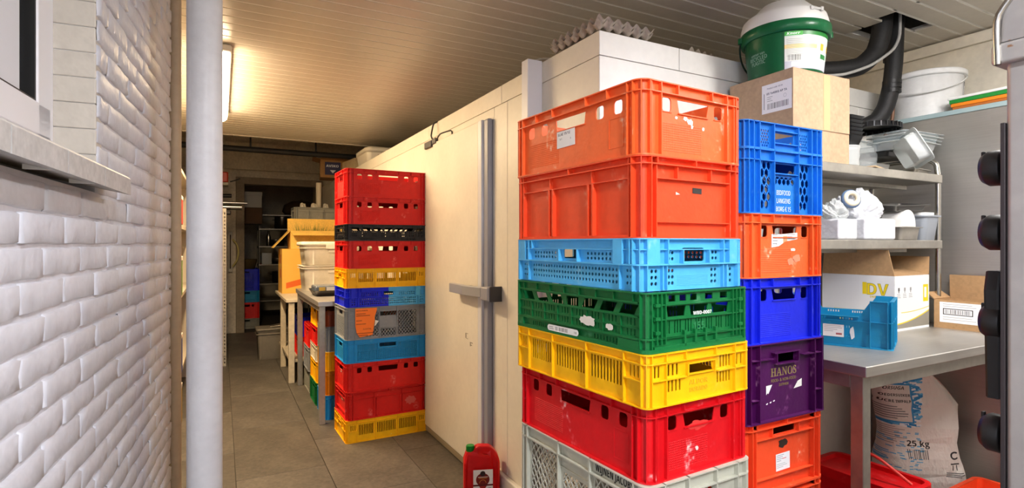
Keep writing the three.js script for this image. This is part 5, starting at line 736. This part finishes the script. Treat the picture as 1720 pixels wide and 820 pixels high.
// ---------------------------------------------------------------- wooden table and cartons on it
{
  const wood = std({ map: grainMap(0xc9bda4, { grain: 0.06, patch: 0.1 }), roughness: 0.7 });
  const t = thing('wooden_table', 'pale painted wooden table with lower board past the steel table', 'table'); part('table_top', rb(0.56, 1.35, 0.8, 0.83, -7.0, -5.76, 0.004), wood, t); part('lower_board', rb(0.6, 1.33, 0.2, 0.23, -6.95, -5.8, 0.004), wood, t); for (const [x, z] of [[0.585, -5.83], [0.585, -6.65], [1.29, -5.83], [1.29, -6.95]]) part('leg', rb(x, x + 0.055, 0, 0.8, z, z + 0.055, 0.004), wood, t);
  let c = makeCrate(kindE2(0.2), M.farRed, 'meat_crate', 'red crate on the lower board of the pale wooden table'); c.position.set(0.99, 0.23, -6.1); c = makeCrate(kindMesh(0.2), M.deepBlue, 'mesh_crate', 'dark blue mesh crate on the red crate under the wooden table'); c.position.set(0.99, 0.43, -6.1);
  const yc = card(0xe3b04a), yl = card(0xe8bd5c);
  const T = carton('fruit_carton', 'yellow orange fruit carton with printed stripe on the wooden table', 0.55, 0.49, 0.36, yc, null, [0.86, 0.83, -6.67], 0.02);
  const tex = canvasTex(256, 256, (x) => { x.fillStyle = '#d9621a'; x.font = 'bold italic 64px serif'; x.fillText('Tarro', 100, 60); x.beginPath(); x.moveTo(20, 230); x.lineTo(20, 196); x.lineTo(250, 130); x.lineTo(250, 170); x.closePath(); x.fill(); }, '#e3b04a'); label(T, 'front', -0.01, 0.245, 0.53, 0.48, tex, 'print', null, 0.0006); label(T, 'left', 0.02, 0.38, 0.12, 0.1, new THREE.Color(0xd4792a), 'print', null, 0.0006); label(T, 'left', 0.05, 0.22, 0.12, 0.1, new THREE.Color(0xd4792a), 'print', null, 0.0006);
  const O = carton('herb_carton', 'open yellow carton with spread flaps holding green herbs', 0.56, 0.2, 0.32, yl, [['front', 0.16, 1.9, 0.01], ['left', 0.26, 2.4, 0.02], ['back', 0.15, 0.1, 0.0], ['right', 0.16, 0.3, 0.0]], [0.96, 1.325, -6.68], 0.0);
  const h = thing('herb_bunch', 'bunch of green herbs standing in the open yellow carton', 'herbs', [0.94, 1.36, -6.68]); h.userData.kind = 'stuff'; { const gs = []; for (let i = 0; i < 150; i++) { const x = rr(-0.19, 0.2), z = rr(-0.1, 0.1), l = rr(0.17, 0.29), a = rr(-0.06, 0.06), g = new THREE.ConeGeometry(0.006, l, 3); g.translate(0, l / 2, 0); g.rotateZ(a * 9); g.translate(x * 0.85, 0, z); gs.push(g); } part('stalks', gs, std({ color: 0x7a8430, roughness: 0.7 }), h); }
  // crate of bags on a wall bracket
  const sh = thing('bracket_shelf', 'steel bracket shelf fixed to the cold room wall past the tables', 'shelf'); part('board', bx(0.86, 1.37, 1.6, 1.62, -7.75, -7.2), steelDull, sh); part('bracket', bx(0.95, 1.37, 1.5, 1.6, -7.3, -7.28), steelDull, sh); part('bracket', bx(0.95, 1.37, 1.5, 1.6, -7.7, -7.68), steelDull, sh);
  c = makeCrate(kindBox(0.22), M.greyGreen, 'stacking_box', 'grey green box full of white bags on the bracket shelf'); c.position.set(1.065, 1.62, -7.42); c._d.L = 0.6; c.scale.set(0.9, 1, 0.9);
  const wbm = flat(0xd6d0c0, 0.6); for (const [x, r, lb] of [[0.92, 0.05, 'small white bag at the aisle end of the grey green box'], [1.06, 0.06, 'larger white bag in the middle of the grey green box'], [1.2, 0.045, 'slim white bag beside the cream tube in the grey green box']]) { const b = thing('white_bag', lb, 'bag', [x, 1.66, -7.42], 0, 'white bags in the grey green box'); const g = new THREE.IcosahedronGeometry(1, 2); { const p = g.attributes.position; for (let i = 0; i < p.count; i++) { const n = 0.85 + 0.3 * hash2(Math.round(p.getX(i) * 5), Math.round(p.getY(i) * 5 + p.getZ(i) * 9), 4); p.setXYZ(i, p.getX(i) * r * n, 0.12 + p.getY(i) * 0.12 * n, p.getZ(i) * 0.11 * n); } g.computeVertexNormals(); } part('bag', g, wbm, b); }
  const tb = thing('paper_tube', 'upright cream cardboard tube among the white bags', 'tube', [1.13, 1.624, -7.53]); part('tube', cyl(0, 0, 0.56, 0, 0.03, 0.035, 20), flat(0xd2c8b2, 0.7), tb);
  // grey bin on the floor
  const bin = thing('lidded_bin', 'grey plastic bin with lid on the corridor floor', 'bin', [0.57, 0, -7.24]); const gm = plastic(0x7f786b, 0.1, 0.5); part('body', loft([[0.36, 0.26, 0.02, 0.001], [0.39, 0.29, 0.025, 0.34]]), gm, bin); part('rim', [ring(0.42, 0.32, 0.03, 0.3, 0.306, 0.02), ring(0.42, 0.32, 0.03, 0.335, 0.34, 0.02)], gm, bin); part('lid', loft([[0.42, 0.32, 0.03, 0.34], [0.42, 0.32, 0.03, 0.365], [0.38, 0.28, 0.03, 0.37]], { cap1: true }), gm, bin); part('panel_frame', [bx(-0.1, 0.14, 0.27, 0.276, 0.13, 0.146), bx(-0.1, -0.094, 0.02, 0.27, 0.125, 0.146), bx(0.134, 0.14, 0.02, 0.27, 0.125, 0.146), bx(-0.16, -0.15, 0.02, 0.29, 0.125, 0.148)], gm, bin);
  const tg = thing('steel_tongs', 'looped steel kitchen tongs lying on the grey bin lid', 'tongs', [0.62, 0.379, -7.2]); part('loop', tube([[-0.1, 0, -0.06], [0.06, 0.02, -0.08], [0.12, 0.03, 0], [0.06, 0.02, 0.07], [-0.1, 0, 0.04]], 0.008, 8, 40), chrome, tg);
}
// ---------------------------------------------------------------- on the cold room roof
eggTray('grey egg tray face down at the corner of the cold room roof', 6, 7, [1.505, CH + 0.002, -1.985], 0.03, 0.0); eggTray('grey egg tray nested on top of the tray at the cold room corner', 6, 7, [1.5, CH + 0.016, -1.975], 0.05, 0.0);
eggTray('small grey egg tray lying further along the front edge of the cold room roof', 5, 5, [2.05, CH + 0.0035, -2.0], 0.15);
eggTray('grey egg tray beside the white foam box on the cold room roof', 7, 7, [1.62, CH + 0.0035, -5.3], 0.1); eggTray('grey egg tray behind another tray near the white foam box', 7, 7, [1.62, CH + 0.0035, -5.75], -0.1);
{
  const w = thing('foam_box', 'white foam box with rounded lid on the cold room roof', 'box', [1.62, CH + 0.001, -6.35]); part('body', loft([[0.36, 0.5, 0.05, 0], [0.4, 0.55, 0.06, 0.14]]), flat(0xe4e0d4, 0.6), w); part('lid', loft([[0.42, 0.57, 0.07, 0.14], [0.42, 0.57, 0.07, 0.19], [0.34, 0.49, 0.06, 0.21]], { cap1: true }), flat(0xe4e0d4, 0.6), w);
  carton('cardboard_box', 'plain beige carton on the cold room roof past the white foam box', 0.4, 0.16, 0.5, card(0xb9a784), null, [1.6, CH + 0.001, -7.0], 0.1);
  const b = carton('cardboard_box', 'open brown carton with dark blue label at the roof edge', 0.55, 0.24, 0.4, card(0x9c7647), [['front', 0.12, 1.5, 0.0], ['left', 0.1, 1.3, 0.0]], [1.45, CH + 0.001, -7.7], -0.12); label(b, 'front', -0.12, 0.12, 0.2, 0.17, canvasTex(128, 128, (x) => { x.fillStyle = '#dfe6f0'; x.font = 'bold 34px sans-serif'; x.fillText('AVIKO', 10, 50); x.beginPath(); x.moveTo(40, 80); x.lineTo(90, 80); x.lineTo(64, 112); x.fill(); }, '#1c2350'), 'print', null, 0.001, 0, 'dark blue printed label');
}
// ---------------------------------------------------------------- left rack with mincer
{
  const r = thing('storage_rack', 'perforated steel storage rack along the left corridor wall', 'rack'); const pm = flat(0xb7b0a0, 0.45, 0.5);
  for (const [x, z] of [[0.03, -8.38], [0.03, -6.95], [-0.45, -8.38], [-0.45, -6.95]]) { const s = rrShape(0.036, 1.78, 0.002, THREE.Shape, 0, 0.89); for (let i = 0; i < 42; i++) s.holes.push(rrShape(0.012, 0.02, 0.005, THREE.Path, 0.002, 0.04 + i * 0.041)); const g = ext(s, 0.003, 3); g.translate(x, 0, z); const g2 = bx(x - 0.018, x - 0.015, 0, 1.78, z - 0.034, z); part('upright', [g, g2], pm, r); }
  for (const y of [0.12, 0.62, 1.15, 1.74]) part('shelf_board', bx(-0.46, 0.04, y, y + 0.03, -8.4, -6.93), pm, r);
  const m = thing('meat_mincer', 'red and chrome meat mincer on the top of the perforated rack', 'mincer', [-0.02, 1.77, -8.2]); part('motor_housing', rb(-0.14, 0.1, 0.42, 0.56, -0.12, 0.12, 0.02), flat(0xc0391b, 0.4), m); part('housing_band', rb(-0.145, 0.1, 0.38, 0.42, -0.12, 0.12, 0.006), flat(0xb7b09a, 0.5), m); part('column', cyl(-0.02, 0.05, 0.4, 0, 0.03, 0.03, 16), chrome, m); part('base', rb(-0.13, 0.13, 0, 0.05, -0.12, 0.12, 0.01), flat(0x3c3a38, 0.4, 0.5), m);
  const hz = (y, r0, x0, x1, z) => { const g = new THREE.CylinderGeometry(r0, r0, x1 - x0, 18); g.rotateZ(PI / 2); g.translate((x0 + x1) / 2, y, z); return g; }; part('grinder_tube', hz(0.1, 0.04, -0.05, 0.26, 0.05), chrome, m); part('guide_rod', hz(0.16, 0.018, -0.02, 0.33, 0.0), chrome, m); part('lever', [hz(0.25, 0.025, -0.05, 0.14, 0.02), tube([[0.12, 0.43, 0.1], [0.2, 0.46, 0.1], [0.24, 0.48, 0.1]], 0.008, 8, 10)], flat(0x2c2a29, 0.4, 0.6), m);
  const fb = [[0x9c1a16, 'red', 0.0, 0.38, -8.1], [0x274a9a, 'blue', 0.65, 0.3, -7.3], [0xc8452a, 'orange', 1.18, 0.25, -7.25], [0x3a5a2a, 'green', 0.65, 0.26, -8.05], [0x6b5a48, 'brown', 1.18, 0.3, -8.0]];
  for (const [h, n, y, hh, z] of fb) { if (n === 'red') continue; const b = thing('storage_box', `${n} storage box on the perforated rack`, 'box', [-0.18, y, z]); part('body', rb(-0.2, 0.18, 0, hh, -0.2, 0.2, 0.01), flat(h, 0.6), b); part('lid', rb(-0.21, 0.19, hh, hh + 0.02, -0.21, 0.21, 0.006), flat(h, 0.5), b); }
  const rc = thing('red_canister', 'tall red canister standing on the floor beside the perforated rack', 'canister', [0.03, 0, -7.8]); rc.position.set(0.1, 0, -8.75); part('body', cyl(0, 0, 0.6, 0, 0.1, 0.1, 24), flat(0xa01511, 0.35), rc); part('neck', cyl(0, 0.6, 0.66, 0, 0.06, 0.03, 24), flat(0xa01511, 0.35), rc); rc.position.set(-0.1, 0, -6.75);
  const hg = thing('hanging_frame', 'white oblong frame with curved yellow hoop hung by the far doorway', 'frame', [0.13, 0.95, -9.4]); part('frame', [rb(-0.04, 0.02, 0, 0.62, -0.01, 0.02, 0.006)], flat(0xcfc9bb, 0.5), hg); part('slot', rb(-0.02, 0.0, 0.05, 0.57, 0.02, 0.024, 0.002), flat(0x4a3a2a, 0.6), hg); part('hoop', tube([[0.02, 0.5, 0.02], [0.08, 0.42, 0.03], [0.1, 0.3, 0.03], [0.08, 0.18, 0.03], [0.02, 0.08, 0.02]], 0.014, 8, 24), flat(0xcfc27a, 0.5), hg);
  // near-left shelf glimpsed past the pipe
  const n = thing('wall_shelf', 'white wooden shelf unit behind the brick wall end', 'shelf', [-0.48, 0, -5.2]); for (const y of [0.35, 0.95, 1.5, 1.95]) part('board', bx(-0.26, 0.2, y, y + 0.03, -1.4, 0.9), flat(0xbdb29c, 0.6), n); for (const z of [-1.4, 0.87]) part('side_panel', bx(-0.26, 0.2, 0, 2.0, z, z + 0.03), flat(0xbdb29c, 0.6), n);
  for (const [h, nm, y, hh, z] of [[0xc8a21c, 'yellow', 0.0, 0.3, -4.75], [0x27489a, 'dark blue', 0.38, 0.3, -4.8], [0x5c8a35, 'leaf green', 0.98, 0.3, -4.8], [0xb02a20, 'brick red', 1.53, 0.22, -4.85]]) { const b = thing('food_carton', `${nm} carton on the white shelf unit behind the brick wall`, 'carton', [-0.42, y + 0.001, z]); part('body', rb(-0.15, 0.15, 0, hh, -0.2, 0.2, 0.004), flat(h, 0.6), b); part('lid_edge', rb(-0.152, 0.152, hh - 0.03, hh + 0.002, -0.202, 0.202, 0.004), flat(0xd9d4c8, 0.6), b); }
}
// ---------------------------------------------------------------- dark store beyond the doorway
{
  const r = thing('pan_rack', 'dark steel pan rack in the unlit store beyond the doorway', 'rack'); const dm = flat(0x8d8a84, 0.4, 0.7); for (const y of [0.36, 0.66, 1.0, 1.32, 1.63]) part('shelf_board', bx(0.58, 1.5, y, y + 0.02, -11.1, -10.55), dm, r); for (const [x, z] of [[0.59, -10.57], [1.48, -10.57], [0.59, -11.08], [1.48, -11.08]]) part('upright', cyl(x, 0, 1.9, z, 0.014, 0.014, 12), dm, r);
  const pot = (lb, x, y, rad, h, m) => { const p = thing('cooking_pot', lb, 'pot', [x, y, -10.78]); part('body', lathe([[0.001, 0], [rad, 0], [rad, h], [rad * 0.96, h], [0.001, h * 0.96]], 28), m, p); for (const s of [-1, 1]) part('handle', tube([[s * rad, h * 0.75, -0.03], [s * (rad + 0.03), h * 0.75, 0], [s * rad, h * 0.75, 0.03]], 0.006, 6, 12), m, p); };
  const pm = flat(0x6a6864, 0.3, 0.9);
  pot('tall dark stock pot on the top board of the pan rack', 0.98, 1.65, 0.13, 0.22, pm); pot('small dark pot on the top board of the pan rack', 1.26, 1.65, 0.1, 0.16, pm); pot('wide pan on the second board of the pan rack', 0.88, 1.34, 0.14, 0.12, pm); pot('saucepan on the second board of the pan rack', 1.22, 1.34, 0.12, 0.16, pm); pot('wide low pan on the third board of the pan rack', 0.9, 1.02, 0.15, 0.1, pm); pot('tall pot on the third board of the pan rack', 1.24, 1.02, 0.13, 0.24, pm); pot('pot on the fourth board of the pan rack', 0.95, 0.68, 0.14, 0.2, pm); pot('low pot on the lowest board of the pan rack', 1.1, 0.38, 0.15, 0.18, pm);
  const fl = thing('steel_flask', 'slim steel flask standing at the front of the pan rack', 'flask', [0.74, 1.34, -10.6]); part('body', lathe([[0.001, 0], [0.04, 0], [0.04, 0.16], [0.018, 0.22], [0.018, 0.27], [0.001, 0.27]], 20), chrome, fl);
  const wb = thing('white_board', 'white tray standing upright on the third board of the pan rack', 'tray', [0.7, 1.02, -10.58]); part('tray', rb(-0.07, 0.09, 0, 0.2, -0.01, 0.01, 0.004), flat(0xcdd2d6, 0.5), wb);
  const cr = [[kindBox(0.17), M.greyGreen, 'grey'], [kindE2(0.26), M.farRed, 'red'], [kindBox(0.19), M.teal, 'teal'], [kindMesh(0.35), M.deepBlue, 'dark blue']]; let y = 0; for (const [k, m, n] of cr) { const c = makeCrate(k, m, 'meat_crate', `${n} crate in the stack just inside the dark store`); c.rotation.y = PI / 2; c.position.set(0.35, y, -10.1); y += k.H; }
  const bb = thing('bread_basket', 'round brown basket on the crate stack in the dark store', 'basket', [0.36, y, -10.0]); part('basket', lathe([[0.001, 0], [0.13, 0], [0.17, 0.16], [0.16, 0.16], [0.001, 0.02]], 24), flat(0x5a4a2c, 0.9), bb);
  const ws = thing('wall_cupboard', 'brown wall cupboard high up inside the dark store', 'cupboard', [0.42, 1.72, -10.4]); part('body', rb(-0.2, 0.2, 0, 0.28, -0.15, 0.15, 0.004), flat(0x5b3f28, 0.7), ws); part('door', rb(-0.19, 0.19, 0.01, 0.27, 0.15, 0.165, 0.003), flat(0x6a4a2e, 0.7), ws);
  const wx = thing('white_carton', 'white carton on the wall cupboard in the dark store', 'carton', [0.42, 2.001, -10.4]); part('body', rb(-0.17, 0.19, 0, 0.26, -0.15, 0.15, 0.004), flat(0xe2dfd8, 0.7), wx); part('lid', rb(-0.175, 0.195, 0.2, 0.265, -0.155, 0.155, 0.004), flat(0xe6e3dc, 0.7), wx);
  const sk = thing('sack_pile', 'dark brown sack slumped on top of the pan rack', 'sack', [1.3, 1.83, -10.8]); sk.position.y = 1.9; part('sack', loft([[0.5, 0.36, 0.12, 0], [0.62, 0.44, 0.16, 0.08], [0.55, 0.4, 0.16, 0.2], [0.3, 0.2, 0.09, 0.27]], { cap1: true, wob: 0.12 }), flat(0x4a3826, 0.9), sk); part('tie', tube([[-0.05, 0.26, 0.06], [0, 0.28, 0.08], [0.05, 0.26, 0.06]], 0.01, 6, 10), flat(0x8a7a60, 0.8), sk);
  part('top_board', bx(0.58, 1.62, 1.88, 1.9, -11.1, -10.55), dm, r);
}
renderer.render(scene, camera);
